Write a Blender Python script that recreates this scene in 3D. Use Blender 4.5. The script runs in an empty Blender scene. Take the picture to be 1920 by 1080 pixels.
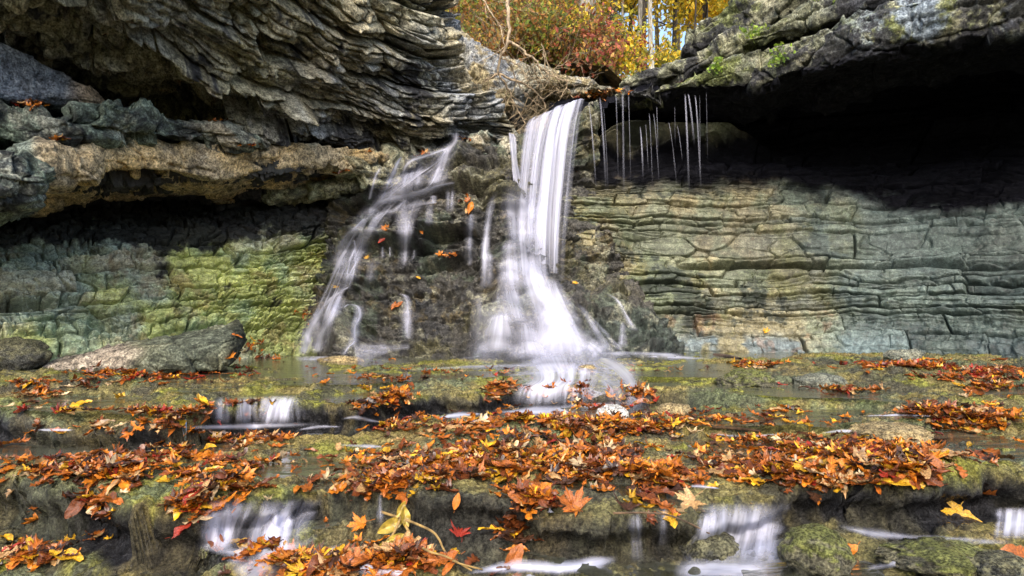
import bpy, math, random, time
import numpy as np
T0 = time.time()
Q = 1.0
rnd = random.Random(7)
sc = bpy.context.scene
COL = sc.collection

# ------------------------------------------------------------------ camera, world, sun, exposure
FPX, CX, HY = 1250.0, 960.0, 575.0      # focal length, centre and eye level of the 1920 px wide photograph
cam = bpy.data.cameras.new('camera'); camo = bpy.data.objects.new('camera', cam); COL.objects.link(camo)
cam.sensor_width = 36; cam.lens = 36 * FPX / 1920
camo.rotation_euler = (math.radians(90), 0, 0)
cam.shift_y = (HY - 540) / 1920
cam.clip_start = 0.05; cam.clip_end = 500
sc.camera = camo
SUN_EL, SUN_AZ = 40.0, 184.0            # azimuth clockwise from +Y: behind the camera
w = bpy.data.worlds.new('World'); sc.world = w; w.use_nodes = True
nt = w.node_tree; nt.nodes.clear()
sky = nt.nodes.new('ShaderNodeTexSky'); sky.sky_type = 'NISHITA'; sky.sun_disc = False
sky.sun_elevation = math.radians(SUN_EL); sky.sun_rotation = math.radians(SUN_AZ)
sky.air_density = 1.0; sky.dust_density = 3.5; sky.ozone_density = 1.0
bg = nt.nodes.new('ShaderNodeBackground'); bg.inputs[1].default_value = 0.15
wo = nt.nodes.new('ShaderNodeOutputWorld')
nt.links.new(sky.outputs[0], bg.inputs[0]); nt.links.new(bg.outputs[0], wo.inputs[0])
sl = bpy.data.lights.new('sun', 'SUN'); sl.energy = 1.0; sl.angle = math.radians(45); sl.color = (1, .96, .90)
slo = bpy.data.objects.new('sun', sl); COL.objects.link(slo)
az, el = math.radians(SUN_AZ), math.radians(SUN_EL)
from mathutils import Vector
sd = Vector((math.sin(az) * math.cos(el), math.cos(az) * math.cos(el), math.sin(el)))
slo.rotation_euler = sd.to_track_quat('Z', 'Y').to_euler(); slo.location = sd * 40
sc.view_settings.view_transform = 'Standard'; sc.view_settings.look = 'None'
sc.view_settings.exposure = 1.5; sc.view_settings.gamma = 1
sc.render.engine = 'CYCLES'
sc.cycles.max_bounces = 8; sc.cycles.diffuse_bounces = 3; sc.cycles.glossy_bounces = 2
sc.cycles.transparent_max_bounces = 40; sc.cycles.transmission_bounces = 2
sc.cycles.caustics_reflective = False; sc.cycles.caustics_refractive = False

# ------------------------------------------------------------------ helpers
def at(px, py, Y):
    return np.array([(px - CX) / FPX * Y, Y, -(py - HY) / FPX * Y])

K1, K2, K3 = np.uint32(374761393), np.uint32(668265263), np.uint32(2246822519)
def _u(i): return np.asarray(i).astype(np.int64).astype(np.uint32)
def _fin(h):
    h = h ^ (h >> np.uint32(13)); h = h * np.uint32(1274126177)
    h = h ^ (h >> np.uint32(15)); h = h * np.uint32(2246822519)
    h = h ^ (h >> np.uint32(16))
    return (h & np.uint32(0xFFFFFF)).astype(np.float32) * np.float32(1 / 16777215.0)
def _h(ix, iy, iz, seed):
    return _fin(_u(ix) * K1 + _u(iy) * K2 + _u(iz) * K3 + np.uint32((seed * 144665 + 77) & 0xFFFFFFFF))

from concurrent.futures import ThreadPoolExecutor
POOL = ThreadPoolExecutor(4)
def threaded(fn, P, *args):
    """run fn over slabs of the points in parallel"""
    P = np.asarray(P)
    if P.ndim < 3 or P.shape[0] < 64: return fn(P, *args)
    r = list(POOL.map(lambda q: fn(q, *args), np.array_split(P, 16)))
    return tuple(np.concatenate(k) for k in zip(*r)) if isinstance(r[0], tuple) else np.concatenate(r)

def h2(i, j, seed):
    i = np.asarray(i); j = np.asarray(j)
    return _h(i, j, np.zeros_like(i), seed)

def vnoise(P, seed=0):
    F = np.floor(P); f = (P - F).astype(np.float32); I = F.astype(np.int64).astype(np.uint32)
    u = f * f * f * (f * (f * 6 - 15) + 10)
    x0 = I[..., 0] * K1 + np.uint32((seed * 144665 + 77) & 0xFFFFFFFF); y0 = I[..., 1] * K2; z0 = I[..., 2] * K3
    x1, y1, z1 = x0 + K1, y0 + K2, z0 + K3
    ux, uy, uz = u[..., 0], u[..., 1], u[..., 2]
    def l(a, b, t): return a + (b - a) * t
    q = []
    for z in (z0, z1):
        A, B = y0 + z, y1 + z
        q.append(l(l(_fin(x0 + A), _fin(x1 + A), ux), l(_fin(x0 + B), _fin(x1 + B), ux), uy))
    return l(q[0], q[1], uz) * 2 - 1

ROT = np.array([[.36, .48, -.8], [-.8, .6, 0], [.48, .64, .6]])
def fbm(P, f=1.0, oct=4, seed=0, gain=.5):
    return threaded(_fbm, P, f, oct, seed, gain)
def _fbm(P, f, oct, seed, gain):
    s = 0; a = 1; t = 0
    Pf = (P @ ROT) * f
    for o in range(oct):
        s = s + a * vnoise(Pf + o * 17.3, seed + o); t += a
        a *= gain; Pf = (Pf @ ROT) * 2.03
    return s / t * 1.5

def cf(P, f=1.0, oct=4, seed=0):
    return fbm(P, f, oct + 1, seed, .7) * 1.1

def facets(P, f, seed=0, warp=.25):
    return threaded(_facets, P, f, seed, warp)
def _facets(P, f, seed, warp):
    """broken rock: each cell of a jittered lattice is a flat face of its own tilt; also the distance to the nearest break"""
    f = np.asarray(f, float)
    p = P * f
    p = p + warp * np.stack([vnoise(p * 1.7, seed + 1), vnoise(p * 1.7, seed + 2), vnoise(p * 1.7, seed + 3)], -1)
    I = np.floor(p).astype(np.int64)
    b1 = np.full(p.shape[:-1], 9., np.float32); b2 = b1.copy(); v = np.zeros_like(b1)
    for dx in (-1, 0, 1):
        for dy in (-1, 0, 1):
            for dz in (-1, 0, 1):
                c = [I[..., 0] + dx, I[..., 1] + dy, I[..., 2] + dz]
                d = [p[..., k] - c[k] - .1 - .8 * _h(*c, seed + 10 + k) for k in range(3)]
                r = np.sqrt(d[0]**2 + d[1]**2 + d[2]**2)
                near = r < b1
                if not near.any() and not (r < b2).any(): continue
                h = _h(*c, seed + 20)
                pl = (h - .5) * .7 + (_h(*c, seed + 21) - .5) * d[0] * 1.6 + (_h(*c, seed + 22) - .5) * d[1] * 1.6 + (_h(*c, seed + 23) - .35) * d[2] * 1.8
                b2 = np.where(near, b1, np.minimum(b2, r))
                v = np.where(near, pl, v); b1 = np.where(near, r, b1)
    return v, b2 - b1

def sstep(a, b, x):
    t = np.clip((x - a) / (b - a), 0, 1); return t * t * (3 - 2 * t)

def catmull(P, knots, s, linear=False):
    """P (K, ..., 3) interpolated at s"""
    K = len(P); i = np.clip(np.searchsorted(knots, s, side='right') - 1, 0, K - 2)
    t = (s - knots[i]) / (knots[i+1] - knots[i])
    sh = (len(s),) + (1,) * (P.ndim - 1)
    t = t.reshape(sh)
    p1, p2 = P[i], P[i+1]
    if linear: return p1 * (1-t) + p2 * t
    p0, p3 = P[np.maximum(i-1, 0)], P[np.minimum(i+2, K-1)]
    return .5 * ((2*p1) + (-p0+p2)*t + (2*p0-5*p1+4*p2-p3)*t*t + (-p0+3*p1-3*p2+p3)*t**3)

def knots_of(P):
    d = np.linalg.norm(np.diff(P, axis=0), axis=-1)
    while d.ndim > 1: d = d.mean(axis=1)
    d = np.maximum(d, 1e-3)
    return np.concatenate([[0], np.cumsum(d)])

def surface(C, nu, nv, vlin=False, vsm=0):
    """C: (R, K, 3) control points -> (nv, nu, 3) base grid, bedding length a, bedding height b"""
    C = np.asarray(C, float)
    kv = knots_of(C)
    G = catmull(C, kv, np.linspace(0, kv[-1], nv), vlin)
    if vsm:
        k = int(vsm * nv); ker = np.hanning(2*k+3)[1:-1]; ker /= ker.sum()
        Gp = np.concatenate([np.repeat(G[:1], k, 0), G, np.repeat(G[-1:], k, 0)])
        G = sum(ker[i] * Gp[i:i+nv] for i in range(2*k+1))
    G = np.swapaxes(G, 0, 1)
    ku = knots_of(G)
    G = catmull(G, ku, np.linspace(0, ku[-1], nu))
    G = np.swapaxes(G, 0, 1)
    a = np.broadcast_to(np.linspace(0, ku[-1], nu)[None, :], (nv, nu))
    b = np.broadcast_to(np.linspace(kv[-1], 0, nv)[:, None], (nv, nu))
    N = normals(G)
    if (N * -G).sum() < 0: N = -N
    return G, N, a.astype(np.float32), b.astype(np.float32)

def normals(G):
    N = np.cross(np.gradient(G, axis=1), np.gradient(G, axis=0))
    return N / (np.linalg.norm(N, axis=-1, keepdims=True) + 1e-12)

def layers(b, tmin, tmax, seed):
    r = np.random.RandomState(seed); lo, hi = float(b.min()) - 1, float(b.max()) + 1
    n = int((hi - lo) / tmin) + 3
    B = lo + np.concatenate([[0], np.cumsum(tmin + (tmax - tmin) * r.rand(n) ** 1.6)])
    k = np.clip(np.searchsorted(B, b.ravel(), side='right') - 1, 0, n - 1).reshape(b.shape)
    return k, b - B[k], B[k+1] - b

def strata(a, b, P, seed, t=(.06, .2), L=(.25, .9), warp=.08, wig=.02, gw=.012, afill=.15, ed=.03):
    """beds split into blocks: returns protrusion (-.5...5), groove 0..1, block tint 0..1, bed tint 0..1"""
    n1 = fbm(P, .8, 3, seed); n2 = fbm(P, 5, 3, seed + 5)
    bb = b + warp * n1 + wig * n2
    k, d0, d1 = layers(bb, t[0], t[1], seed)
    r = np.random.RandomState(seed + 1); n = k.max() + 2
    Lk = L[0] + (L[1] - L[0]) * r.rand(n); off = r.rand(n) * 9
    x = (a + afill * n1 + wig * 2.5 * fbm(P, 4, 2, seed + 9) + .25 * (d0 - d1)*(h2(k, k*0+3, seed) - .5) * 2) / Lk[k] + off[k]
    j = np.floor(x).astype(np.int64)
    lo = j + .38 * (h2(k, j, seed + 2) * 2 - 1); hi = j + 1 + .38 * (h2(k, j + 1, seed + 2) * 2 - 1)
    dn = x < lo; up = x >= hi
    j = np.where(dn, j - 1, np.where(up, j + 1, j))
    lo = j + .38 * (h2(k, j, seed + 2) * 2 - 1); hi = j + 1 + .38 * (h2(k, j + 1, seed + 2) * 2 - 1)
    da = np.minimum(x - lo, hi - x) * Lk[k]; db = np.minimum(d0, d1)
    hb = h2(k, j, seed + 3); hk = r.rand(n)[k].astype(np.float32)
    th = d0 + d1
    pro = .55 * (hk - .5) + .75 * (hb - .5)
    pro = pro + (h2(k, j, seed + 4) - .5) * 1.1 * ((x - lo) / (hi - lo) - .5) + (h2(k, j, seed + 6) - .3) * .7 * (d0 / th - .5)
    pro = (pro + .7) * sstep(-ed * .1, ed, np.minimum(da, db)) - .7
    va = sstep(-.25, .35, fbm(P, 2.2, 2, seed + 11)); vb = sstep(-.55, .1, fbm(P, 1.3, 2, seed + 12))
    g = np.maximum(np.exp(-(db / gw) ** 2) * (.25 + .75 * vb), np.exp(-(da / gw) ** 2) * va)
    return pro, g, hb, hk

def mix(c1, c2, m):
    c1 = np.asarray(c1, np.float32); c2 = np.asarray(c2, np.float32)
    m = np.clip(m, 0, 1)[..., None]
    return c1 * (1 - m) + c2 * m

def grid_faces(nv, nu):
    i = np.arange(nv * nu).reshape(nv, nu)
    return np.stack([i[:-1, :-1], i[1:, :-1], i[1:, 1:], i[:-1, 1:]], -1).reshape(-1, 4)

def raw_mesh(name, V, F, col=None, attrs=None, smooth=True, uv=None):
    V = np.asarray(V, np.float32).reshape(-1, 3); F = np.asarray(F, np.int32); n = F.shape[1]
    me = bpy.data.meshes.new(name)
    me.vertices.add(len(V)); me.vertices.foreach_set('co', V.ravel())
    me.loops.add(F.size); me.loops.foreach_set('vertex_index', F.ravel())
    me.polygons.add(len(F)); me.polygons.foreach_set('loop_start', np.arange(0, F.size, n, dtype=np.int32))
    if col is not None:
        c = np.ones((len(V), 4), np.float32); c[:, :3] = np.asarray(col).reshape(-1, 3)
        me.attributes.new('Col', 'FLOAT_COLOR', 'POINT').data.foreach_set('color', c.ravel())
    for k, v in (attrs or {}).items():
        me.attributes.new(k, 'FLOAT', 'POINT').data.foreach_set('value', np.asarray(v, np.float32).ravel())
    if uv is not None:
        l = me.uv_layers.new(name='UVMap'); l.data.foreach_set('uv', np.asarray(uv, np.float32).reshape(-1, 2)[F.ravel()].ravel())
    me.update(calc_edges=True); me.validate()
    if smooth: me.polygons.foreach_set('use_smooth', np.ones(len(F), bool))
    return me

def link(name, me, mat=None, parent=None, **props):
    o = bpy.data.objects.new(name, me); COL.objects.link(o)
    if mat and me is not None and not me.materials: me.materials.append(mat)
    if parent: o.parent = parent
    for k, v in props.items(): o[k] = v
    return o

def empty(name, loc, label, cat, group=None):
    o = bpy.data.objects.new(name, None); COL.objects.link(o); o.location = loc
    o.empty_display_size = .1; o['label'] = label; o['category'] = cat
    if group: o['group'] = group
    return o

def part(name, me, mat, root, **props):
    """a part whose mesh is written in world coordinates, under a root at root.location"""
    o = link(name, me, mat, root, **props)
    o.matrix_parent_inverse = __import__('mathutils').Matrix.Translation(-Vector(root.location))
    return o

# depth of every rock surface as seen from any pixel: used to lay water and leaves ON the rock
ZB = {}
def zsplat(tag, G):
    G = G.reshape(-1, 3); G = G[G[:, 1] > .3]
    W, H = 1200, 700
    b = ZB.setdefault(tag, np.full((H, W), 1e9))
    x = ((CX + FPX * G[:, 0] / G[:, 1]) / 2 + 120).astype(int); y = ((HY - FPX * G[:, 2] / G[:, 1]) / 2 + 80).astype(int)
    ok = (x >= 0) & (x < W) & (y >= 0) & (y < H)
    np.minimum.at(b, (y[ok], x[ok]), G[ok, 1])
def zfill():
    for tag, b in ZB.items():
        for _ in range(3):
            bad = b > 1e8
            m = b.copy()
            for dy in (-1, 0, 1):
                for dx in (-1, 0, 1):
                    s = np.roll(np.roll(b, dy, 0), dx, 1); m = np.minimum(m, s)
            b[bad] = m[bad]
def zlook(px, py, tags=('rock', 'bed')):
    x = np.clip((np.asarray(px) / 2 + 120).astype(int), 0, 1199); y = np.clip((np.asarray(py) / 2 + 80).astype(int), 0, 699)
    r = 1e9
    for t in tags: r = np.minimum(r, ZB[t][y, x])
    return r

# ------------------------------------------------------------------ materials
def nodes(name):
    m = bpy.data.materials.new(name); m.use_nodes = True; m.node_tree.nodes.clear()
    return m, m.node_tree.nodes, m.node_tree.links
def N(ns, typ, **kw):
    n = ns.new(typ)
    for k, v in kw.items():
        if k.startswith('i_'):
            key = k[2:]; n.inputs[int(key) if key.isdigit() else key.replace('_', ' ')].default_value = v
        else: setattr(n, k, v)
    return n
def mathn(ns, ls, op, a, b=None):
    n = ns.new('ShaderNodeMath'); n.operation = op
    for i, v in enumerate((a, b)):
        if v is None: continue
        if isinstance(v, (int, float)): n.inputs[i].default_value = v
        else: ls.new(v, n.inputs[i])
    return n.outputs[0]
def maprange(ns, ls, v, a, b, c, d):
    n = ns.new('ShaderNodeMapRange'); ls.new(v, n.inputs[0])
    for i, x in enumerate((a, b, c, d)): n.inputs[i+1].default_value = x
    return n.outputs[0]
def mixc(ns, ls, fac, a, b, blend='MIX'):
    n = ns.new('ShaderNodeMix'); n.data_type = 'RGBA'; n.blend_type = blend; n.clamp_factor = True
    for sock, v in ((n.inputs[0], fac), (n.inputs[6], a), (n.inputs[7], b)):
        if isinstance(v, (int, float)): sock.default_value = v
        elif isinstance(v, tuple): sock.default_value = v + (1,)
        else: ls.new(v, sock)
    return n.outputs[2]

def rock_material(name, scale=1.0, bump=.6, lichen=(.42, .43, .36), lich=.35, rough=(.55, .95), con=1.0):
    m, ns, ls = nodes(name)
    tc = N(ns, 'ShaderNodeTexCoord'); co = tc.outputs['Object']
    att = N(ns, 'ShaderNodeAttribute', attribute_name='Col')
    wet = N(ns, 'ShaderNodeAttribute', attribute_name='wet')
    def noise(s, d=6, r=.65):
        n = N(ns, 'ShaderNodeTexNoise'); n.inputs['Scale'].default_value = s * scale; n.inputs['Detail'].default_value = d; n.inputs['Roughness'].default_value = r
        ls.new(co, n.inputs['Vector']); return n.outputs['Fac']
    nA, nB, nC, nD = noise(3.5), noise(14, 8, .75), noise(55, 6, .7), noise(150, 4, .6)
    f1 = maprange(ns, ls, nA, .3, .7, .7, 1.3); f2 = maprange(ns, ls, nB, .38, .62, 1 - .7 * con, 1 + .7 * con); f3 = maprange(ns, ls, nC, .38, .62, 1 - .7 * con, 1 + .7 * con)
    f = mathn(ns, ls, 'MULTIPLY', mathn(ns, ls, 'MULTIPLY', f1, f2), f3)
    c = mixc(ns, ls, 1.0, att.outputs['Color'], f, 'MULTIPLY')
    # pale lichen crusts and dark specks
    lm = mathn(ns, ls, 'MULTIPLY', maprange(ns, ls, nB, .51, .58, 0, 1), maprange(ns, ls, nC, .48, .55, 0, 1))
    lm = mathn(ns, ls, 'MULTIPLY', lm, mathn(ns, ls, 'SUBTRACT', lich, mathn(ns, ls, 'MULTIPLY', wet.outputs['Fac'], lich)))
    sp = N(ns, 'ShaderNodeSeparateColor'); ls.new(att.outputs['Color'], sp.inputs[0])
    lm = mathn(ns, ls, 'MULTIPLY', lm, maprange(ns, ls, sp.outputs[1], .03, .13, .04, 1))
    c = mixc(ns, ls, lm, c, lichen)
    p = N(ns, 'ShaderNodeBsdfPrincipled')
    ls.new(c, p.inputs['Base Color'])
    rg = mathn(ns, ls, 'SUBTRACT', maprange(ns, ls, nC, .3, .7, rough[0], rough[1]), mathn(ns, ls, 'MULTIPLY', wet.outputs['Fac'], .42))
    ls.new(rg, p.inputs['Roughness']); ls.new(maprange(ns, ls, sp.outputs[1], .0, .06, .02, .35), p.inputs['Specular IOR Level'])
    hgt = mathn(ns, ls, 'ADD', mathn(ns, ls, 'MULTIPLY', nB, .6), mathn(ns, ls, 'ADD', mathn(ns, ls, 'MULTIPLY', nC, .3), mathn(ns, ls, 'MULTIPLY', nD, .12)))
    bp = N(ns, 'ShaderNodeBump'); bp.inputs['Strength'].default_value = bump; bp.inputs['Distance'].default_value = .06 / scale
    ls.new(hgt, bp.inputs['Height']); ls.new(bp.outputs[0], p.inputs['Normal'])
    o = N(ns, 'ShaderNodeOutputMaterial'); ls.new(p.outputs[0], o.inputs[0])
    return m

M_rock = rock_material('layered limestone', 1.0, .7)
M_bed = rock_material('mossy stream rock', 1.6, 1.0, lichen=(.3, .28, .1), lich=.25, rough=(.22, .65), con=.85)
M_wall = rock_material('cracked shale', 1.0, .4, lich=.12, rough=(.4, .8), con=.55)

def rock_object(name, G, col, wet, mat, parent=None, tag='rock', **props):
    nv, nu = G.shape[:2]
    me = raw_mesh(name, G, grid_faces(nv, nu), col, {'wet': wet})
    zsplat(tag, G)
    return link(name, me, mat, parent, **props)
def res(nu, nv): return max(24, int(nu * Q)), max(16, int(nv * Q))
# ------------------------------------------------------------------ the cliffs (setting)
OLIVE, BLUE, TAN, MOSS = (.27, .25, .16), (.24, .26, .29), (.60, .43, .19), (.19, .20, .035)
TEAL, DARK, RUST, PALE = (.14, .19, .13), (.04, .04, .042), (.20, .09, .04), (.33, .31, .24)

def ctrl(rows):
    return np.array([[at(*p) for p in r] for r in rows])
def rows_of(pxs, rows):
    """rows: list of (list py, list Y)"""
    return ctrl([[(px, py, Y) for px, py, Y in zip(pxs, pys, Ys)] for pys, Ys in rows])
def img(P):
    return CX + FPX * P[..., 0] / P[..., 1], HY - FPX * P[..., 2] / P[..., 1]

# upper left overhanging cliff
C = ctrl([
 [(-300,-900,2.6),(0,-640,3.4),(200,-440,4.2),(400,-260,5.1),(600,-110,6.2),(760,-30,7.4),(850,-15,8.6)],
 [(-300,-640,3.0),(0,-420,3.9),(200,-230,4.8),(400,-80,5.8),(600,40,6.9),(760,95,7.9),(885,115,9.0)],
 [(-300,-380,3.7),(0,-190,4.6),(200,-30,5.5),(400,95,6.5),(600,165,7.5),(770,200,8.4),(950,222,9.3)],
 [(-300,-120,4.8),(0,30,5.7),(200,150,6.5),(400,228,7.3),(600,262,8.1),(770,272,8.8),(980,268,9.6)],
 [(-300,180,6.8),(0,250,7.4),(200,285,7.9),(400,305,8.4),(600,308,8.9),(770,310,9.3),(1010,300,9.9)]])
nu, nv = res(1000, 640)
G, Nn, a, b = surface(C, nu, nv)
p1, g1, h1, k1 = strata(a, b, G, 11, t=(.10, .60), L=(.8, 3.4), warp=.09, wig=.022, gw=.020, ed=.03)
p2, g2, h2_, k2 = strata(a, b, G, 21, t=(.05, .16), L=(.6, 2.4), warp=.1, wig=.022, gw=.012)
f = fbm(G, 1.1, 4, 31); ff = fbm(G, 9, 4, 35)
inv = np.clip(b / b.max(), 0, 1)
fc, fe = facets(G, (1.5, 1.5, 4.0), 33)
fd, fe2 = facets(G, (4, 4, 8), 37)
rel = .36 * p1 + .045 * p2 + .12 * f + .02 * ff + .05 * np.abs(fbm(G, 4, 4, 38)) + .30 * fc + .07 * fd - .10 * g1 - .05 * g2 - .05 * np.exp(-(fe / .05) ** 2)
rim = sstep(0, .05, np.linspace(1, 0, nu))[None, :]
G2 = G + Nn * (rel * (.35 + .65 * rim))[..., None]
ix, iy = img(G2)
n3 = fbm(G, .7, 3, 41); n4 = fbm(G, 2.6, 4, 43)
col = mix(OLIVE, BLUE, .5 + n3 - .35 * sstep(250, 700, ix) + .3 * (h2_ - .5))
col = mix(col, (.31, .27, .17), .8 * sstep(.0, .6, n4 + .55 * sstep(300, 650, ix) - .25))
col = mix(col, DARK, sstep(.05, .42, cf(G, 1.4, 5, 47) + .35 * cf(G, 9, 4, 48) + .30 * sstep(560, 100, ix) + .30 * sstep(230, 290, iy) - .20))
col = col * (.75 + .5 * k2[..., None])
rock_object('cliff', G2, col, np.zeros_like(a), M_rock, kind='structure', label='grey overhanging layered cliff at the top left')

# back of the gully between the overhang and the caprock
C = ctrl([[(860,95,10.6),(960,130,10.9),(1060,150,11.2),(1180,150,11.2)],[(860,190,10.6),(960,200,10.8),(1060,190,11),(1180,190,10.9)],[(860,300,9.9),(960,290,9.9),(1060,270,9.9),(1180,240,9.9)]])
nu, nv = res(260, 170)
G, Nn, a, b = surface(C, nu, nv)
p1, g1, h1, k1 = strata(a, b, G, 51, t=(.1, .3), L=(.4, 1.4), warp=.1, wig=.03, gw=.015)
G2 = G + Nn * (.16 * p1 + .1 * fbm(G, 2, 4, 52) - .06 * g1)[..., None]
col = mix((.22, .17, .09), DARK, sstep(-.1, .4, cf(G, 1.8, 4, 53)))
rock_object('cliff', G2, col, np.zeros_like(a), M_rock, kind='structure', label='dark rock at the back of the gully behind the falls')

# lower left shale wall under the tan ledge
pxs = [-420, -100, 0, 150, 300, 450, 560, 690]
C = rows_of(pxs, [([385,372,352,336,326,326,319,300], [4.7,5.5,5.7,6.2,6.8,7.3,7.7,8.5]),
                  ([398,392,388,384,378,372,366,340], [6.0,7.0,7.3,7.8,8.3,8.7,8.9,9.3]),
                  ([440,435,432,430,428,425,420,410], [5.4,6.6,6.8,7.2,7.7,8.2,8.6,9.1]),
                  ([525]*8, [5.2,6.2,6.4,6.8,7.3,7.9,8.4,9.0]),
                  ([625]*8, [4.9,6.0,6.2,6.6,7.0,7.6,8.1,8.7]),
                  ([730]*8, [4.5,5.6,5.8,6.1,6.5,7.0,7.5,8.1])])
nu, nv = res(860, 560)
G, Nn, a, b = surface(C, nu, nv)
p1, g1, h1, k1 = strata(a, b, G, 61, t=(.10, .34), L=(.35, 1.5), warp=.14, wig=.022, gw=.014, ed=.012)
p2, g2, h2_, k2 = strata(a, b, G, 71, t=(.035, .085), L=(.10, .36), warp=.09, wig=.016, gw=.010, ed=.008)
n3 = fbm(G, .9, 3, 81); rub = sstep(-.1, .35, fbm(G, 1.2, 3, 82) + .7 * sstep(480, 640, img(G)[1]) - .2)
ff = fbm(G, 7, 4, 83)
fc, fe = facets(G, (2.4, 2.4, 5.5), 73, .45); fs, fse = facets(G, (6, 6, 15), 75, .4)
rel = .10 * p1 + (.015 + .055 * rub) * p2 + .06 * n3 + .008 * ff + .06 * fc - .15 * g1 - (.02 + .06 * rub) * g2 - .09 * np.exp(-(fe / .05) ** 2) + .035 * fs - (.02 + .04 * rub) * np.exp(-(fse / .07) ** 2)
G2 = G + Nn * rel[..., None]
ix, iy = img(G2)
# dark hollow worn into the wall at the left
hol = np.exp(-((ix + 10) / 90) ** 2 - ((iy - 566) / 10) ** 2)
G2 = G2 - Nn * (1.1 * hol)[..., None]
col = mix((.42, .44, .27), (.32, .39, .32), .5 + 1.2 * cf(G, .8, 3, 84))
col = mix(col, (.40, .36, .26), .7 * sstep(.1, .5, h1 - .35 + n3 * .4))
gm = sstep(-.25, .5, fbm(G, 1.5, 5, 85) + .60 * np.exp(-((ix - 480) / 260) ** 2 - ((iy - 590) / 110) ** 2) - .12)
col = mix(col, (.37, .41, .09), .75 * gm * sstep(400, 470, iy))
col = mix(col, (.22, .32, .22), .6 * sstep(.0, .5, cf(G, 1.1, 3, 86) + .5 * sstep(540, 640, iy) - .3))
col = mix(col, RUST, .4 * sstep(.1, .5, cf(G, 2.5, 4, 87) + .5 * sstep(450, 390, iy) - .15))
col = mix(col, (.016, .016, .018), .96 * sstep(.0, .25, cf(G, 1.7, 4, 88) * .6 + .15 * cf(G, 8, 3, 89) + sstep(490, 400, iy) - .36 + .3 * sstep(200, 0, ix) * sstep(480, 430, iy)))  # shade under the tan ledge painted into the wall colour
col = col * (.75 + .5 * h1[..., None])
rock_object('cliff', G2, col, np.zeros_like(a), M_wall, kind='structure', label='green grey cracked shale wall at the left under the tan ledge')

# right shale wall and the cavern above it
pxs = [1030, 1150, 1300, 1450, 1600, 1750, 1920, 2200, 2600]
C = rows_of(pxs, [([215,190,172,152,114,80,42,-25,-120], [9.3,8.95,8.5,8.1,7.5,7.1,6.7,6.1,5.2]),
                  ([245,235,228,214,198,184,160,120,40], [9.7,9.7,9.7,9.6,9.3,9.0,8.6,7.9,7.0]),
                  ([300,300,300,296,290,285,275,260,240], [9.6,9.6,9.6,9.4,9.2,8.9,8.5,7.8,6.9]),
                  ([330,330,330,328,330,332,330,330,330], [9.15,9.1,9.1,9.0,8.9,8.6,8.1,7.4,6.4]),
                  ([490,490,495,500,500,500,495,490,490], [8.8,8.7,8.6,8.4,8.1,7.7,7.1,6.3,5.2]),
                  ([600]*9, [8.5,8.4,8.3,8.1,7.8,7.4,6.8,6.0,4.9]),
                  ([690]*9, [8.1,7.9,7.9,7.7,7.4,7.0,6.4,5.6,4.5])])
nu, nv = res(1060, 700)
G, Nn, a, b = surface(C, nu, nv)
p1, g1, h1, k1 = strata(a, b, G, 101, t=(.07, .40), L=(.7, 2.8), warp=.07, wig=.014, gw=.013, ed=.010)
p2, g2, h2_, k2 = strata(a, b, G, 111, t=(.03, .12), L=(.25, 1.2), warp=.06, wig=.012, gw=.008, ed=.008)
ix, iy = img(G)
n3 = fbm(G, .8, 3, 121); ff = fbm(G, 8, 4, 123)
rub = sstep(-.2, .3, fbm(G, 1.3, 3, 122) + .9 * sstep(500, 580, iy) - .35 + .4 * sstep(1250, 1080, ix))
big = fbm(G * np.array([.5, .5, 2.2]), 1.0, 3, 124)
fc, fe = facets(G, (1.6, 1.6, 4.2), 113)
rel = .075 * p1 + (.012 + .035 * rub) * p2 + .06 * n3 + .10 * big + (.004 + .025 * rub) * ff + .045 * fc - .12 * g1 - (.012 + .035 * rub) * g2 - .04 * np.exp(-(fe / .03) ** 2) * (1 - rub)
# the deep bedding plane half way up and the broken ledge in the cavern
zc = -.0 + .05 * fbm(G, .7, 2, 125)
deep = np.exp(-((iy - (497 + 8 * fbm(G, 1.0, 2, 126))) / 4.5) ** 2) * sstep(1260, 1320, ix)
rel = rel - .30 * deep
sh = np.exp(-((iy - (285 - 20 * sstep(1500, 1900, ix) + 14 * fbm(G, 1.2, 3, 127))) / 13) ** 2) * sstep(1080, 1150, ix) * sstep(1480, 1330, ix)
rel = rel + .65 * sh
G2 = G + Nn * rel[..., None]
ix, iy = img(G2)
col = mix((.23, .21, .13), (.17, .19, .15), .35 + cf(G, .7, 3, 131) + .5 * sstep(1300, 1700, ix))
col = mix(col, (.27, .23, .12), .8 * sstep(.2, .7, h1 + .3 * n3 - .15) * sstep(1750, 1300, ix))
low = sstep(470, 560, iy)
col = mix(col, (.15, .15, .06), sstep(-.15, .4, cf(G, 1.6, 5, 132) + .3 * low + .3 * sstep(1500, 1150, ix) - .22) * sstep(330, 420, iy) * .85)
col = mix(col, (.14, .19, .13), .5 * sstep(-.05, .4, cf(G, 1.2, 4, 133) + .35 * sstep(1500, 1800, ix) * low - .1))
col = mix(col, (.035, .045, .035), .85 * sstep(.1, .4, cf(G, 2.2, 5, 134) + .2 * low * sstep(1300, 1120, ix) + .1 * low - .12))
col = mix(col, (.15, .20, .22), .8 * sstep(615, 645, iy) * sstep(-.2, .2, cf(G, 2, 3, 135) + .1))
col = mix(col, RUST, .4 * sstep(.1, .4, cf(G, 2.4, 4, 136) + .9 * np.exp(-((iy - 315) / 26) ** 2) - .45))
col = mix(col, (.13, .18, .17), .7 * sstep(1380, 1650, ix) * sstep(-.5, .3, n3 + .3 * fbm(G, 2, 3, 139)))
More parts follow.
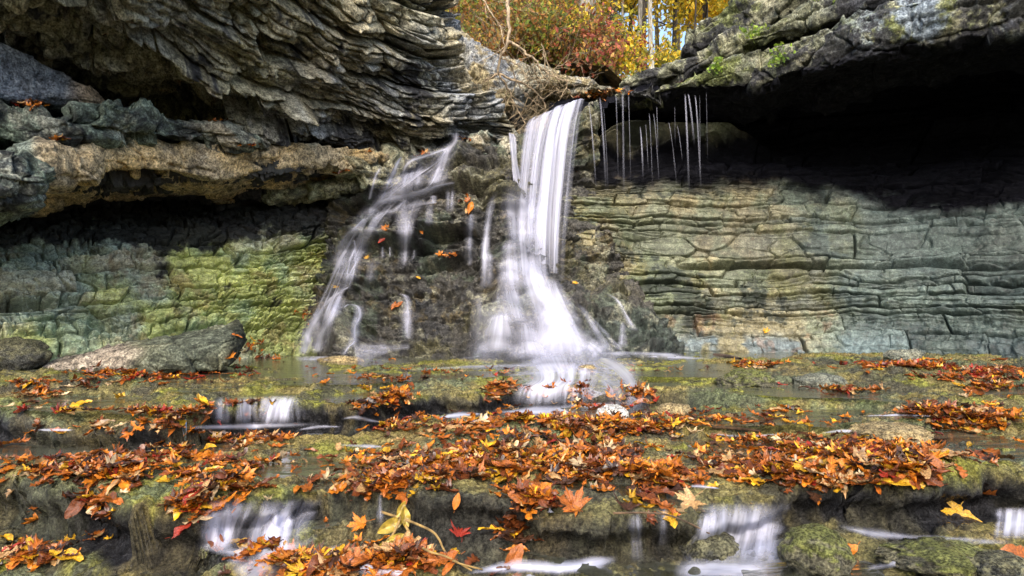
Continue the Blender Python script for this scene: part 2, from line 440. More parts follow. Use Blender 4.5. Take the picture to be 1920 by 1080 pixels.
col = mix(col, (.007, .007, .010), sstep(.0, .55, .14 + sstep(386, 310, iy - 40 * sstep(1450, 1750, ix)) + .35 * cf(G, 1.6, 4, 137) - .35 - .9 * sh))  # shade of the cavern painted into the rock colour, fading out down the wall
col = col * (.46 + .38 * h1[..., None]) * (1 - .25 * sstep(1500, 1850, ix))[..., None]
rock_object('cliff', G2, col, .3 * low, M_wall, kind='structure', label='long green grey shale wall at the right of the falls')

# stepped mound of dark wet rock under the falls
C = ctrl([
 [(640,285,9.9),(720,288,9.9),(800,268,9.9),(870,250,10),(930,240,10),(990,246,9.9),(1080,222,9.7),(1125,205,9.6)],
 [(640,300,9.0),(712,298,8.95),(790,280,9.0),(860,266,9.0),(930,272,8.95),(990,262,8.95),(1080,232,8.95),(1125,210,8.95)],
 [(625,400,8.85),(700,388,8.65),(780,372,8.6),(860,360,8.55),(930,352,8.5),(990,348,8.55),(1078,340,8.9),(1118,340,9.0)],
 [(598,500,8.55),(690,500,8.3),(780,490,8.3),(860,480,8.3),(930,472,8.2),(990,470,8.3),(1082,480,8.65),(1160,480,8.75)],
 [(560,600,8.2),(670,600,8.0),(780,600,7.95),(860,600,7.9),(930,590,7.8),(990,570,7.85),(1095,560,8.15),(1220,570,8.4)],
 [(515,700,7.6),(650,700,7.5),(780,700,7.45),(860,700,7.35),(930,700,7.25),(1000,700,7.2),(1140,700,7.3),(1310,700,7.6)]])
nu, nv = res(760, 640)
G, Nn, a, b = surface(C, nu, nv)
p1, g1, h1, k1 = strata(a, b, G, 141, t=(.16, .42), L=(.5, 1.3), warp=.16, wig=.035, gw=.03, ed=.06)
p2, g2, h2_, k2 = strata(a, b, G, 151, t=(.05, .13), L=(.12, .5), warp=.12, wig=.03, gw=.018, ed=.02)
f = fbm(G, 1.6, 4, 161); ff = fbm(G, 6, 5, 162)
ix, iy = img(G)
fc, fe = facets(G, (2.6, 2.6, 3.4), 163); fd, fe2 = facets(G, (7, 7, 9), 164)
rel = .07 * p1 + .14 * f + .05 * np.abs(ff) + .02 * ff + .09 * fc + .022 * fd - .03 * g1 - .02 * g2
def bump(px, py, rx, ry, h):
    global rel
    rel = rel + h * np.exp(-(((ix - px) / rx) ** 2 + ((iy - py) / ry) ** 2) ** 1.3)
def lip(x0, y0, x1, y1, h, t):
    """a ledge whose underside falls away: the shape is a step just under the line"""
    global rel
    u = (ix - x0) / (x1 - x0); d = y0 + (y1 - y0) * u + 9 * fbm(G, 1.6, 3, int(x0)) - iy
    m = sstep(-.12, .08, u) * sstep(1.12, .92, u); S = sstep(-8, 8, d)
    rel = rel + 1.4 * m * h * (np.exp(-np.clip(d, 0, 999) / t) * S - .6 * np.exp(-np.clip(-d, 0, 999) / (t * .8)) * (1 - S))
lip(650, 470, 800, 458, .26, 26); lip(790, 452, 895, 440, .30, 24); lip(700, 392, 905, 352, .20, 22)
lip(640, 545, 720, 530, .10, 16); lip(800, 500, 890, 478, .16, 18); lip(720, 335, 870, 300, .16, 18); lip(860, 310, 950, 300, .12, 16)
lip(640, 395, 720, 375, .18, 18); lip(655, 660, 790, 655, .16, 10)
bump(642, 625, 24, 40, .30); bump(664, 582, 15, 14, .12); bump(945, 372, 34, 26, .22); bump(952, 480, 26, 22, .26); bump(915, 500, 20, 24, .14)
bump(958, 535, 42, 36, .26); bump(938, 622, 44, 40, .34); bump(1040, 600, 60, 60, .30); bump(1040, 655, 90, 36, .30)
bump(1136, 556, 26, 18, .22); bump(1125, 600, 44, 34, .20); bump(1175, 625, 40, 34, .18); bump(1225, 655, 44, 24, .16); bump(560, 640, 30, 40, -.15)
bump(1068, 330, 30, 70, -.1)
rel = np.where(iy > 690, rel * .6, rel)
G2 = G + Nn * rel[..., None]
ix, iy = img(G2)
col = mix((.085, .078, .062), (.045, .045, .045), .5 + cf(G, 1.4, 4, 171))
col = mix(col, (.12, .11, .05), .7 * sstep(.0, .45, cf(G, 1.9, 5, 172) + .35 * sstep(400, 270, iy) - .1))
col = mix(col, (.08, .11, .07), .5 * sstep(.2, .5, cf(G, 2.1, 4, 173) + .3 * sstep(320, 270, iy)))
col = mix(col, (.12, .09, .035), .6 * sstep(.1, .4, cf(G, 2.4, 4, 174) - .3 + .7 * np.exp(-((ix - 530) / 50) ** 2)))
col = mix(col, (.045, .06, .05), .6 * sstep(1060, 1130, ix) * sstep(560, 600, iy))
col = mix(col, (.30, .29, .20), .5 * sstep(.25, .5, cf(G, 3.5, 5, 175)))
col = col * .72
wetm = np.full_like(a, .85)
rock_object('cliff', G2, col, wetm, M_rock, kind='structure', label='dark wet stepped rock mound under the waterfall')

# ------------------------------------------------------------------ separate slabs and blocks of rock
def slab(name, cols, depth, seed, colfn, label, n=(420, 200), amp=1.0, t=(.08, .2), L=(.4, 1.3), cat='rock ledge', wet=0., vsm=.03, roundtop=.0, ends=(1, 1), ff_=1.0):
    """a bed of rock: cols (px, py top, py bottom, distance), running depth metres back into the cliff"""
    R = [[], [], [], [], []]
    pts = []
    for px, yt, yb, Y in cols:
        tp, bt = at(px, yt, Y), at(px, yb, Y)
        rad = np.array([tp[0], tp[1], 0]); rad /= np.linalg.norm(rad)
        mid = (tp * .45 + bt * .55) - rad * .06
        pts.append([tp + rad * depth + np.array([0, 0, roundtop]), tp, mid, bt, bt + rad * depth])
    pts = np.array(pts)                                   # (K, 5, 3)
    def pinch(p):
        c = p.mean(axis=0) + 0; q = c + (p - c) * .12; return q
    e0, e1 = pinch(pts[0]), pinch(pts[-1])
    d0 = pts[0].mean(0) - pts[1].mean(0); d1 = pts[-1].mean(0) - pts[-2].mean(0)
    e0 += d0 / np.linalg.norm(d0) * .10; e1 += d1 / np.linalg.norm(d1) * .10
    seq = ([e0] if ends[0] else []) + list(pts) + ([e1] if ends[1] else [])
    C = np.swapaxes(np.array(seq), 0, 1)
    nu, nv = res(*n)
    G, Nn, a, b = surface(C, nu, nv, vlin=True, vsm=vsm)
    mid = G[nv // 2]
    if (Nn[nv // 2] * -mid).sum() < 0: Nn = -Nn
    p1, g1, h1, k1 = strata(a, b, G, seed, t=t, L=L, warp=.12, wig=.04, gw=.015, ed=.02)
    f = fbm(G, 1.5, 4, seed + 1); ff = fbm(G, 7, 4, seed + 2)
    fr = np.abs(fbm(G, 2.6, 4, seed + 3))
    fc, fe = facets(G, (2.4 * ff_, 2.4 * ff_, 3.2 * ff_), seed + 4); fd, fe2 = facets(G, (6, 6, 9), seed + 5)
    rel = amp * (.02 * p1 + .08 * f + .012 * ff + .13 * fc + .035 * fd - .025 * g1 * sstep(.0, .3, f) - .03 * np.exp(-(fe / .04) ** 2))
    G2 = G + Nn * rel[..., None]
    col = colfn(G2, a, b, h1, seed)
    if cat == 'caprock slab':                 # shade on the slab's underside, painted black into its colour
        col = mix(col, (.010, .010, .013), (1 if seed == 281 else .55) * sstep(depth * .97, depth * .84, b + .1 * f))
    return rock_object(name, G2, col, np.full_like(a, wet), M_rock, label=label, category=cat)

def c_tan(G, a, b, h, s):
    c = mix(TAN, (.33, .27, .17), .5 + cf(G, 1.5, 4, s + 5))
    c = mix(c, (.14, .12, .09), .6 * sstep(.15, .5, cf(G, 3, 4, s + 6)))
    ix, iy = img(G)
    return mix(c, (.11, .14, .12), sstep(80, 50, ix) + .6 * sstep(.2, .5, cf(G, 2, 4, s + 7)) * sstep(285, 262, iy))
def c_moss(G, a, b, h, s):
    c = mix((.13, .17, .13), (.03, .035, .035), .5 + 1.5 * cf(G, 3.2, 5, s + 5))
    c = mix(c, (.24, .25, .20), .7 * sstep(.1, .45, cf(G, 3.3, 5, s + 6)))
    ix, iy = img(G)
    return mix(c, (.34, .29, .2), .8 * sstep(330, 440, ix) * sstep(-.3, .2, cf(G, 2, 3, s + 7)))
def c_lich(G, a, b, h, s):
    ix, iy = img(G)
    c = mix((.20, .20, .12), (.11, .115, .07), .5 + 1.1 * cf(G, 1.8, 5, s + 5))
    c = mix(c, (.14, .16, .035), .8 * sstep(.1, .45, cf(G, 1.3, 4, s + 6) + .2))
    c = mix(c, (.32, .30, .2), .6 * sstep(.15, .5, cf(G, 3.1, 5, s + 7)))
    c = mix(c, (.19, .23, .26), sstep(1500, 1680, ix) * sstep(-.2, .3, cf(G, 3.6, 5, s + 8)))
    c = c * .8
    return mix(c, (.03, .03, .035), .9 * sstep(.0, .25, cf(G, 2.8, 5, s + 9) + .25 * sstep(1450, 1650, ix) - .08))
def c_grey(G, a, b, h, s):
    c = mix((.26, .24, .17), (.20, .21, .22), .5 + cf(G, 1.2, 3, s + 5))
    return mix(c, (.30, .23, .09), .7 * sstep(.05, .4, cf(G, 1.7, 4, s + 6)))
def c_block(G, a, b, h, s):
    c = mix((.40, .36, .22), (.22, .25, .18), .4 + cf(G, 2.2, 4, s + 5))
    return mix(c, (.07, .08, .07), .7 * sstep(.1, .4, cf(G, 2.8, 4, s + 6)))

slab('rock_ledge', [(-260,305,395,4.9),(-100,290,378,5.3),(20,282,362,5.5),(75,276,346,5.6),(130,265,337,5.9),(165,260,341,6.0),(200,256,320,6.2),(250,256,317,6.4),(330,264,326,6.7),(420,268,335,7.1),(480,270,319,7.4),(580,272,312,7.8),(650,276,318,8.1),(725,284,306,8.4)],
     1.6, 201, c_tan, 'long tan limestone ledge jutting over the dark hollow at the left', n=(760, 300), t=(.12, .3), L=(.7, 1.8), ff_=.8, amp=.7, vsm=.014)
slab('rock_ledge', [(-260,180,300,4.9),(-100,186,290,5.2),(0,190,278,5.5),(80,205,272,5.6),(140,190,262,5.8),(200,184,258,6.0),(250,184,255,6.2),(300,200,262,6.4),(370,222,264,6.7),(450,236,266,7.0),(490,262,272,7.2)],
     1.6, 221, c_moss, 'dark mossy rock slab lying on top of the tan ledge', n=(620, 300))
slab('boulder', [(-140,285,420,4.7),(-40,275,400,4.9),(30,282,378,5.05),(62,310,366,5.2)], .9, 241, c_moss, 'rounded dark lichen covered boulder at the left end of the tan ledge', n=(240, 260), cat='boulder', vsm=.08)
slab('rock_slab', [(-200,0,130,5.0),(-60,45,165,5.4),(40,85,190,5.8),(110,130,196,6.1),(180,172,200,6.4)], 1.4, 251, lambda G, a, b, h, s: mix(mix((.17,.20,.25), (.22,.21,.19), .5 + fbm(G, 1.5, 4, s)), (.40,.30,.2), sstep(110, 170, img(G)[0])),
     'smooth bluish rock slab slanting down behind the mossy ledge', n=(300, 220), amp=.5, cat='rock slab')
slab('rock_block', [(500,352,376,8.5),(540,346,378,8.5),(590,342,370,8.55),(640,334,364,8.6),(690,326,350,8.7)], .8, 261, c_block, 'pale broken blocks under the right end of the tan ledge', n=(260, 140), cat='rock block')
slab('rock_block', [(640,284,330,8.25),(670,284,338,8.2),(700,285,352,8.3),(735,290,345,8.45)], .8, 266, c_block, 'green stained rock block at the top left corner of the cascade', n=(180, 180), cat='rock block', amp=1.4)
slab('rock_block', [(868,250,292,8.7),(900,240,290,8.65),(935,244,300,8.6),(960,256,300,8.7)], .8, 268, c_moss, 'dark mossy rock block between the two streams at the top of the falls', n=(160, 120), cat='rock block', amp=1.2)
slab('boulder', [(790,-20,150,9.5),(850,40,215,9.7),(900,80,222,9.8),(960,102,205,9.9),(1010,118,168,10.1),(1070,140,169,10.4),(1145,165,176,10.7)], 1.5, 271, c_grey, 'smooth pale grey boulder edge below the bushes', n=(420, 240), amp=.75, cat='boulder', vsm=.08)
slab('caprock_slab', [(1180,172,184,8.7),(1240,160,180,8.5),(1300,140,170,8.3),(1360,112,168,8.1),(1440,80,160,7.8),(1480,66,142,7.6),(1560,34,126,7.3),(1640,2,106,7.0),(1720,-25,86,6.8),(1800,-50,66,6.6),(1920,-90,45,6.4),(2250,-220,-30,5.8)],
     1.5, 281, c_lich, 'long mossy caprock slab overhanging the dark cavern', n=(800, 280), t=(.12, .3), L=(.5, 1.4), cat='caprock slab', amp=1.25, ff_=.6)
slab('caprock_slab', [(1172,150,166,8.95),(1200,128,166,8.9),(1240,114,158,8.75),(1290,102,140,8.6),(1360,74,110,8.35),(1440,40,78,8.0),(1500,15,60,7.8),(1600,-25,28,7.5),(1850,-110,-40,7.0)],
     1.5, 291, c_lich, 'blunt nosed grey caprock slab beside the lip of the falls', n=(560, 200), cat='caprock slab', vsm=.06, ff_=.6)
slab('caprock_slab', [(1282,94,106,9.0),(1300,40,98,8.95),(1340,18,86,8.85),(1400,-6,66,8.6),(1470,-35,36,8.3),(1560,-80,-5,8.0),(1800,-190,-90,7.4)],
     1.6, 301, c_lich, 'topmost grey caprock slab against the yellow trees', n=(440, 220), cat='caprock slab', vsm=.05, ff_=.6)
slab('rock_slab', [(100,699,704,5.8),(160,690,705,5.75),(225,668,705,5.7),(290,660,704,5.7),(360,647,698,5.75),(420,634,690,5.85),(446,627,668,6.0)], .8, 311,
     lambda G, a, b, h, s: mix(mix((.07, .08, .055), (.12, .12, .07), .5 + fbm(G, 2, 4, s)), (.30, .25, .19), sstep(290, 190, img(G)[0] + 60 * fbm(G, 2, 3, s + 1)) ) * (1 - .5 * sstep(420, 440, img(G)[0]))[..., None],  # right end darkened in its colour as the wedge's shaded side
     'fallen wedge of grey rock lying at the foot of the left wall', n=(380, 220), cat='rock slab', amp=.6, vsm=.03, roundtop=.10, ff_=.6)
# ------------------------------------------------------------------ terraced stream bed (setting)
def zA(X): return -.585 + .022 * np.clip(X - 1, 0, 9) - .004 * np.clip(-X - 3, 0, 9)
def plan(pts, z):
    """photo points on the level z -> plan polyline"""
    P = np.array([[(px - CX) / FPX * (FPX * -z / (py - HY)), FPX * -z / (py - HY)] for px, py in pts]); return P[np.argsort(P[:, 0])]
E1 = plan([(-900,742),(-300,742),(0,752),(120,760),(200,752),(330,768),(400,752),(480,740),(600,742),(680,752),(760,740),(850,730),(960,720),(1090,718),(1200,728),(1350,736),(1500,742),(1620,748),(1750,762),(1920,778),(2400,800)], -.585)
E1b = plan([(-900,722),(0,728),(200,722),(350,735),(500,722),(640,725),(760,716),(900,712),(1060,700),(1300,712),(1600,716),(1920,730),(2600,735)], -.585)
E2 = plan([(-900,790),(600,790),(1000,790),(1280,800),(1400,806),(1560,815),(1700,800),(1920,800),(2600,830)], -.70)
E3 = plan([(-1400,880),(-300,895),(0,905),(90,915),(190,925),(260,938),(340,945),(400,935),(500,928),(590,918),(650,915),(720,930),(800,945),(900,955),(1000,966),(1110,972),(1220,962),(1300,952),(1420,940),(1520,938),(1600,955),(1720,962),(1850,958),(1920,968),(2600,990)], -.78)
E4 = plan([(-1400,1000),(0,985),(200,1000),(340,1010),(420,1000),(600,985),(700,985),(800,1000),(880,1015),(960,1030),(1100,1060),(1300,1080),(1500,1085),(2500,1085)], -.88)
H1 = lambda X: np.interp(X, [-4, -1, -.4, .8, 1.6, 3, 6], [.19, .19, .13, .12, .06, .05, .06])
H1b = lambda X: np.interp(X, [-4, -1, 0, 1.2, 2, 6], [.05, .045, .04, .03, .04, .05])
H2 = lambda X: np.interp(X, [-1, 0, .6, 1.2, 6], [0, 0, .03, .06, .06])
H3 = lambda X: np.interp(X, [-4, -1.2, -.9, -.6, 0, .6, 1, 4], [.24, .22, .13, .10, .13, .17, .13, .16])
H4 = lambda X: np.interp(X, [-3, -1.2, -.9, -.6, -.2, .1, .5], [.05, .06, .06, .07, .08, .05, 0])
ZW = {'A': -.588, 'B': -.772, 'C': -.945}

nt_, ny = res(1500, 900)
tt = np.linspace(-1.3, 1.3, nt_); yy = np.exp(np.linspace(np.log(1.25), np.log(11), ny))
Y0 = np.broadcast_to(yy[:, None], (ny, nt_)).copy(); X0 = Y0 * tt[None, :]
P0 = np.stack([X0, Y0, np.zeros_like(X0)], -1)
nl, nm, nf = fbm(P0, 1.3, 4, 301), fbm(P0, 4.2, 4, 302), fbm(P0, 14, 4, 303)
edge = .10 * nl + .06 * nm + .02 * nf + .05 * facets(P0, (2.6, 2.6, 1), 316)[0]
Z = zA(X0); UC = np.zeros_like(X0); FACE = np.zeros_like(X0); TERR = zA(X0); SLOPE = np.zeros_like(X0)
for E, Hf, wd, uc in ((E1, H1, .09, .10), (E1b, H1b, .14, 0), (E2, H2, .10, .03), (E3, H3, .075, .13), (E4, H4, .08, .06)):
    d = np.interp(X0, E[:, 0], E[:, 1]) + edge - Y0
    hh = Hf(X0); s = sstep(0, wd, d)
    Z -= hh * s
    TERR = TERR - hh * s; SLOPE = np.maximum(SLOPE, sstep(.02, .05, hh) * (s > .03) * (s < .97))
    # lip swells a little, foot is cut back
    Z += .22 * hh * np.exp(-((d + .12) / .16) ** 2) * sstep(.05, .12, hh)
    UC += uc * sstep(.08, .15, hh) * sstep(.25, .8, s) * np.exp(-np.clip(d - wd * .7, 0, 9) / .05)
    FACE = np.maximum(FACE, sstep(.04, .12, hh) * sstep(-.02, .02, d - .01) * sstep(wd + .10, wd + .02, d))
fc, fe = facets(P0, (2.2, 4.0, 1), 314, .4); fd, fe2 = facets(P0, (9, 12, 1), 315, .4)
Z += .026 * fc + .012 * fd - .015 * np.exp(-(fe / .05) ** 2) - .006 * np.exp(-(fe2 / .06) ** 2)
lump = .045 * fbm(P0, .9, 3, 311) + .022 * nl + .016 * nm
q = .022; lt = np.floor(lump / q) + sstep(.3, .7, lump / q - np.floor(lump / q))
Z += .5 * lump + .5 * lt * q + .009 * nf + .018 * np.abs(fbm(P0, 7, 5, 312)) + .012 * np.abs(fbm(P0, 22, 3, 313))
def dip(px, py, z, rx, ry, h):
    """a hollow (h<0) or hump on the bed; rx, ry in metres"""
    global Z
    Y = FPX * -z / (py - HY); X = (px - CX) / FPX * Y
    Z += h * np.exp(-((X0 - X) / rx) ** 2 - ((Y0 - Y) / ry) ** 2)
dip(200, 828, -.78, .9, .28, -.05); dip(60, 845, -.78, .5, .2, -.04); dip(700, 790, -.78, .5, .25, -.05); dip(1000, 770, -.74, .5, .25, -.04)
dip(640, 860, -.78, .35, .22, -.05); dip(1420, 850, -.78, .5, .2, -.05); dip(1330, 820, -.76, .6, .15, -.04); dip(1850, 850, -.78, .5, .3, -.03)
dip(950, 672, -.585, 1.6, .7, -.04); dip(1250, 672, -.585, 1.0, .5, -.04); dip(620, 668, -.585, .7, .4, -.03)
dip(1060, 840, -.78, .8, .4, .035); dip(1560, 870, -.78, .55, .2, .04); dip(260, 880, -.78, .5, .2, .035); dip(1060, 905, -.78, .6, .14, .03)
dip(957, 664, -.585, .26, .2, .07)
dip(680, 1065, -.93, .4, .12, .05); dip(1100, 1062, -.95, .35, .1, .02)
dip(1700, 1020, -.93, .35, .16, .055); dip(1870, 1010, -.93, .3, .2, .04)
DEV = Z - TERR; LEVEL = np.quantile(DEV[SLOPE < .1], .47) + .010 * fbm(P0, .6, 2, 330)
BED = np.stack([X0, Y0 + UC, Z], -1)
ix, iy = img(BED)
big = fbm(P0, 1.1, 4, 321); sm = fbm(P0, 3.5, 5, 322)
up = 1 - FACE
col = mix((.22, .175, .055), (.15, .14, .06), .5 + big)
col = mix(col, (.20, .20, .035), .9 * sstep(-.05, .4, sm + .3 * sstep(780, 690, iy) * sstep(500, 620, ix) * sstep(1500, 1350, ix)))
col = mix(col, (.10, .13, .08), .7 * sstep(.15, .5, cf(P0, 1.7, 4, 323) + .25 * sstep(1450, 1700, ix) + .2 * sstep(300, 0, ix)))
col = mix(col, (.22, .16, .06), .6 * sstep(.1, .5, cf(P0, 2.2, 4, 324)))
col = mix(col, (.05, .05, .04), .8 * sstep(.15, .45, cf(P0, 2.9, 5, 325)))
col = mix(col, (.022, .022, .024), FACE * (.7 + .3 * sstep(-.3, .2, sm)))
wetb = np.clip(.45 + .4 * sstep(-.2, .3, big) + .3 * FACE, 0, 1)
col = col * .9
rock_object('stream_bed', BED, col, wetb, M_bed, tag='bed', kind='structure')
zfill()
BEDN = normals(BED); BEDN *= np.sign(BEDN[..., 2:3].mean())
def bed_at(X, Y):
    i = np.clip((np.log(Y) - np.log(yy[0])) / (np.log(yy[-1]) - np.log(yy[0])) * (ny - 1), 0, ny - 1).astype(int)
    j = np.clip((X / Y - tt[0]) / (tt[-1] - tt[0]) * (nt_ - 1), 0, nt_ - 1).astype(int)
    return BED[i, j], BEDN[i, j]
def bed_px(px, py):
    """point of the stream bed seen at a pixel of the photo"""
    Y = zlook(px, py, ('bed',)); return bed_at((px - CX) / FPX * Y, Y)

# ------------------------------------------------------------------ land around the gorge (setting)
def land(name, xs, ys, hf, colr, seed, **props):
    X, Y = np.meshgrid(xs, ys); Pz = np.stack([X, Y, np.zeros_like(X)], -1)
    Zz = hf(X, Y) + .35 * fbm(Pz, .35, 4, seed)
    c = mix(colr, (.10, .07, .03), .5 + cf(Pz, 1.0, 4, seed + 1))
    G = np.stack([X, Y, Zz], -1)
    me = raw_mesh(name, G, grid_faces(len(ys), len(xs)), c, {'wet': np.zeros_like(X)})
    return link(name, me, M_rock, kind='structure', **props)
# plateau and wooded slope above the falls, rising to the left
def plateau(X, Y):
    u = 2.55 - X + .10 * (Y - 11)              # distance left of the stream
    s = 1.0 * sstep(-.3, 1.2, u) + np.clip(u, 0, 4) * .12 + np.clip(Y - 11, 0, 7) * .62 * sstep(-.5, 1.6, u)
    return 2.45 + .04 * np.clip(Y - 10, 0, 100) + s + .13 * np.clip(Y - 18, 0, 80)
land('hillside', np.linspace(-40, 50, 220), 10.6 + np.linspace(0, 1, 160) ** 1.7 * 90, plateau, (.16, .10, .035), 401)
# unseen far bank behind the viewer, added to block light and darken the cavern
land('hillside', np.linspace(-60, 60, 80), np.linspace(-60, -4, 60), lambda X, Y: -2 + .30 * np.clip(-Y - 6, 0, 60), (.07, .08, .03), 411)
# ------------------------------------------------------------------ water
def silk_material():
    m, ns, ls = nodes('silky falling water')
    att = N(ns, 'ShaderNodeAttribute', attribute_name='a')
    tc = N(ns, 'ShaderNodeTexCoord')
    d = N(ns, 'ShaderNodeBsdfDiffuse'); d.inputs[0].default_value = (.77, .78, .92, 1)
    t = N(ns, 'ShaderNodeBsdfTranslucent'); t.inputs[0].default_value = (.77, .78, .92, 1)
    mx = N(ns, 'ShaderNodeMixShader'); mx.inputs[0].default_value = .3
    ls.new(d.outputs[0], mx.inputs[1]); ls.new(t.outputs[0], mx.inputs[2])
    tr = N(ns, 'ShaderNodeBsdfTransparent')
    m2 = N(ns, 'ShaderNodeMixShader')
    ls.new(att.outputs['Fac'], m2.inputs[0]); ls.new(tr.outputs[0], m2.inputs[1]); ls.new(mx.outputs[0], m2.inputs[2])
    o = N(ns, 'ShaderNodeOutputMaterial'); ls.new(m2.outputs[0], o.inputs[0])
    return m
M_silk = silk_material()

def water_material():
    m, ns, ls = nodes('shallow stream water')
    tc = N(ns, 'ShaderNodeTexCoord')
    mp = N(ns, 'ShaderNodeMapping'); mp.inputs['Scale'].default_value = (1.1, 7, 1)
    ls.new(tc.outputs['Object'], mp.inputs['Vector'])
    n = N(ns, 'ShaderNodeTexNoise'); n.inputs['Scale'].default_value = 1.6; n.inputs['Detail'].default_value = 5; n.inputs['Distortion'].default_value = .6
    ls.new(mp.outputs[0], n.inputs['Vector'])
    bp = N(ns, 'ShaderNodeBump'); bp.inputs['Strength'].default_value = .25; bp.inputs['Distance'].default_value = .04
    ls.new(n.outputs['Fac'], bp.inputs['Height'])
    tr = N(ns, 'ShaderNodeBsdfTransparent'); tr.inputs[0].default_value = (.80, .84, .68, 1)
    df = N(ns, 'ShaderNodeBsdfDiffuse'); df.inputs[0].default_value = (.34, .35, .25, 1)
    milk = maprange(ns, ls, n.outputs['Fac'], .40, .72, .12, .62)
    m1 = N(ns, 'ShaderNodeMixShader'); ls.new(milk, m1.inputs[0]); ls.new(tr.outputs[0], m1.inputs[1]); ls.new(df.outputs[0], m1.inputs[2])
    gl = N(ns, 'ShaderNodeBsdfGlossy'); gl.inputs['Roughness'].default_value = .12; ls.new(bp.outputs[0], gl.inputs['Normal'])
    fr = N(ns, 'ShaderNodeFresnel'); fr.inputs['IOR'].default_value = 1.33; ls.new(bp.outputs[0], fr.inputs['Normal'])
    m2 = N(ns, 'ShaderNodeMixShader'); ls.new(mathn(ns, ls, 'MULTIPLY', fr.outputs[0], .8), m2.inputs[0]); ls.new(m1.outputs[0], m2.inputs[1]); ls.new(gl.outputs[0], m2.inputs[2])
    o = N(ns, 'ShaderNodeOutputMaterial'); ls.new(m2.outputs[0], o.inputs[0])
    return m
M_water = water_material()

# the shallow stream: one sheet per terrace, rocks stand out of it
st = 2
WZ = TERR + LEVEL
keep = (WZ > BED[..., 2] - .02) & (SLOPE < .03)
wet_v = WZ[::st, ::st]; kk = keep[::st, ::st]
Gw = np.stack([X0[::st, ::st], Y0[::st, ::st], wet_v], -1)
Fw = grid_faces(*wet_v.shape); Fw = Fw[kk.ravel()[Fw].all(axis=1)]
used = np.unique(Fw); remap = np.zeros(Gw.shape[0] * Gw.shape[1], int); remap[used] = np.arange(len(used))
link('water', raw_mesh('water', Gw.reshape(-1, 3)[used], remap[Fw]), M_water, kind='structure')

def silk_grid(G, u, v, seed, amax, amin=.25, sf=14, edge=.18, ends=(.08, .15), vy=.5, gam=1.0):
    """streaked opacity for a sheet of falling water; u 0..1 across, v 0..1 along"""
    Pn = np.stack([u * sf, v * vy, u * 0 + seed * 3.7], -1)
    s = fbm(Pn, 1, 4, seed, .6); s = np.clip(.5 + .75 * s, 0, 1) ** gam
    jag = .5 * edge * (1 + fbm(np.stack([v * 6, v * 0 + seed, u * 0], -1), 1, 3, seed + 3)); ue = np.clip(u - jag * .5, 0, 1); uf = np.clip(1 - u - jag[..., ::-1] * .5, 0, 1)
    fade = sstep(0, edge, ue) * sstep(0, edge, uf) * sstep(0, ends[0], v) * sstep(0, ends[1], 1 - v)
    return fade * (amin + (amax - amin) * s)

def resample(path, n):
    p = np.array(path, float); k = np.concatenate([[0], np.cumsum(np.hypot(*np.diff(p[:, :2], axis=0).T))])
    return catmull(p, k, np.linspace(0, k[-1], n)), k[-1]

def strand_mesh(name, path, seed, amax=.8, amin=.2, off=.03, tags=('rock', 'bed'), sf=None, edge=.3, ends=(.08, .12), level=None, gam=1.0, blur=3, arch=0.):
    """silk of water lying on the rock along a photo path of (px, py, width)"""
    nlen = max(10, int(sum(math.hypot(path[i+1][0]-path[i][0], path[i+1][1]-path[i][1]) for i in range(len(path)-1)) / 2.2))
    p, L = resample(path, nlen)
    wid = p[:, 2].mean(); nac = int(np.clip(wid / 1.5, 9, 160))
    t = np.gradient(p[:, :2], axis=0); t /= np.linalg.norm(t, axis=1, keepdims=True) + 1e-9
    nrm = np.stack([-t[:, 1], t[:, 0]], -1)
    if abs(t[:, 1]).mean() > .75: nrm = np.tile([[-1., 0.]], (nlen, 1))     # water falling straight: keep the sheet level
    u = np.linspace(0, 1, nac)
    q = p[:, None, :2] + nrm[:, None, :] * ((u - .5)[None, :, None] * p[:, None, 2:3])
    q[..., 1] += arch * ((2 * u - 1) ** 2)[None, :] * p[:, None, 2]
    Y = zlook(q[..., 0], q[..., 1], tags)
    Y = np.where(Y > 50, np.median(Y), Y)
    for _ in range(max(1, blur // 2)):       # keep the water on top of the bumps it runs over
        Yq = np.pad(Y, 1, mode='edge'); Y = np.min([Yq[i:i + Y.shape[0], j:j + Y.shape[1]] for i in range(3) for j in range(3)], axis=0)
    ker = np.hanning(2 * blur + 3)[1:-1]; ker /= ker.sum()
    for ax in (0, 1):
        pad = [(blur, blur) if i == ax else (0, 0) for i in (0, 1)]
        Yp = np.pad(Y, pad, mode='edge'); Y = sum(ker[i] * np.take(Yp, range(i, i + Y.shape[ax]), axis=ax) for i in range(2 * blur + 1))
    Y = Y - off
    G = np.stack([(q[..., 0] - CX) / FPX * Y, Y, -(q[..., 1] - HY) / FPX * Y], -1)
    U = np.broadcast_to(u[None, :], Y.shape); V = np.broadcast_to(np.linspace(0, 1, nlen)[:, None], Y.shape)
    a = silk_grid(G, U, V, seed, amax, amin, sf or max(2, wid / 7), edge, ends, max(.5, L / 120), gam)
    return raw_mesh(name, G, grid_faces(*Y.shape), None, {'a': a})

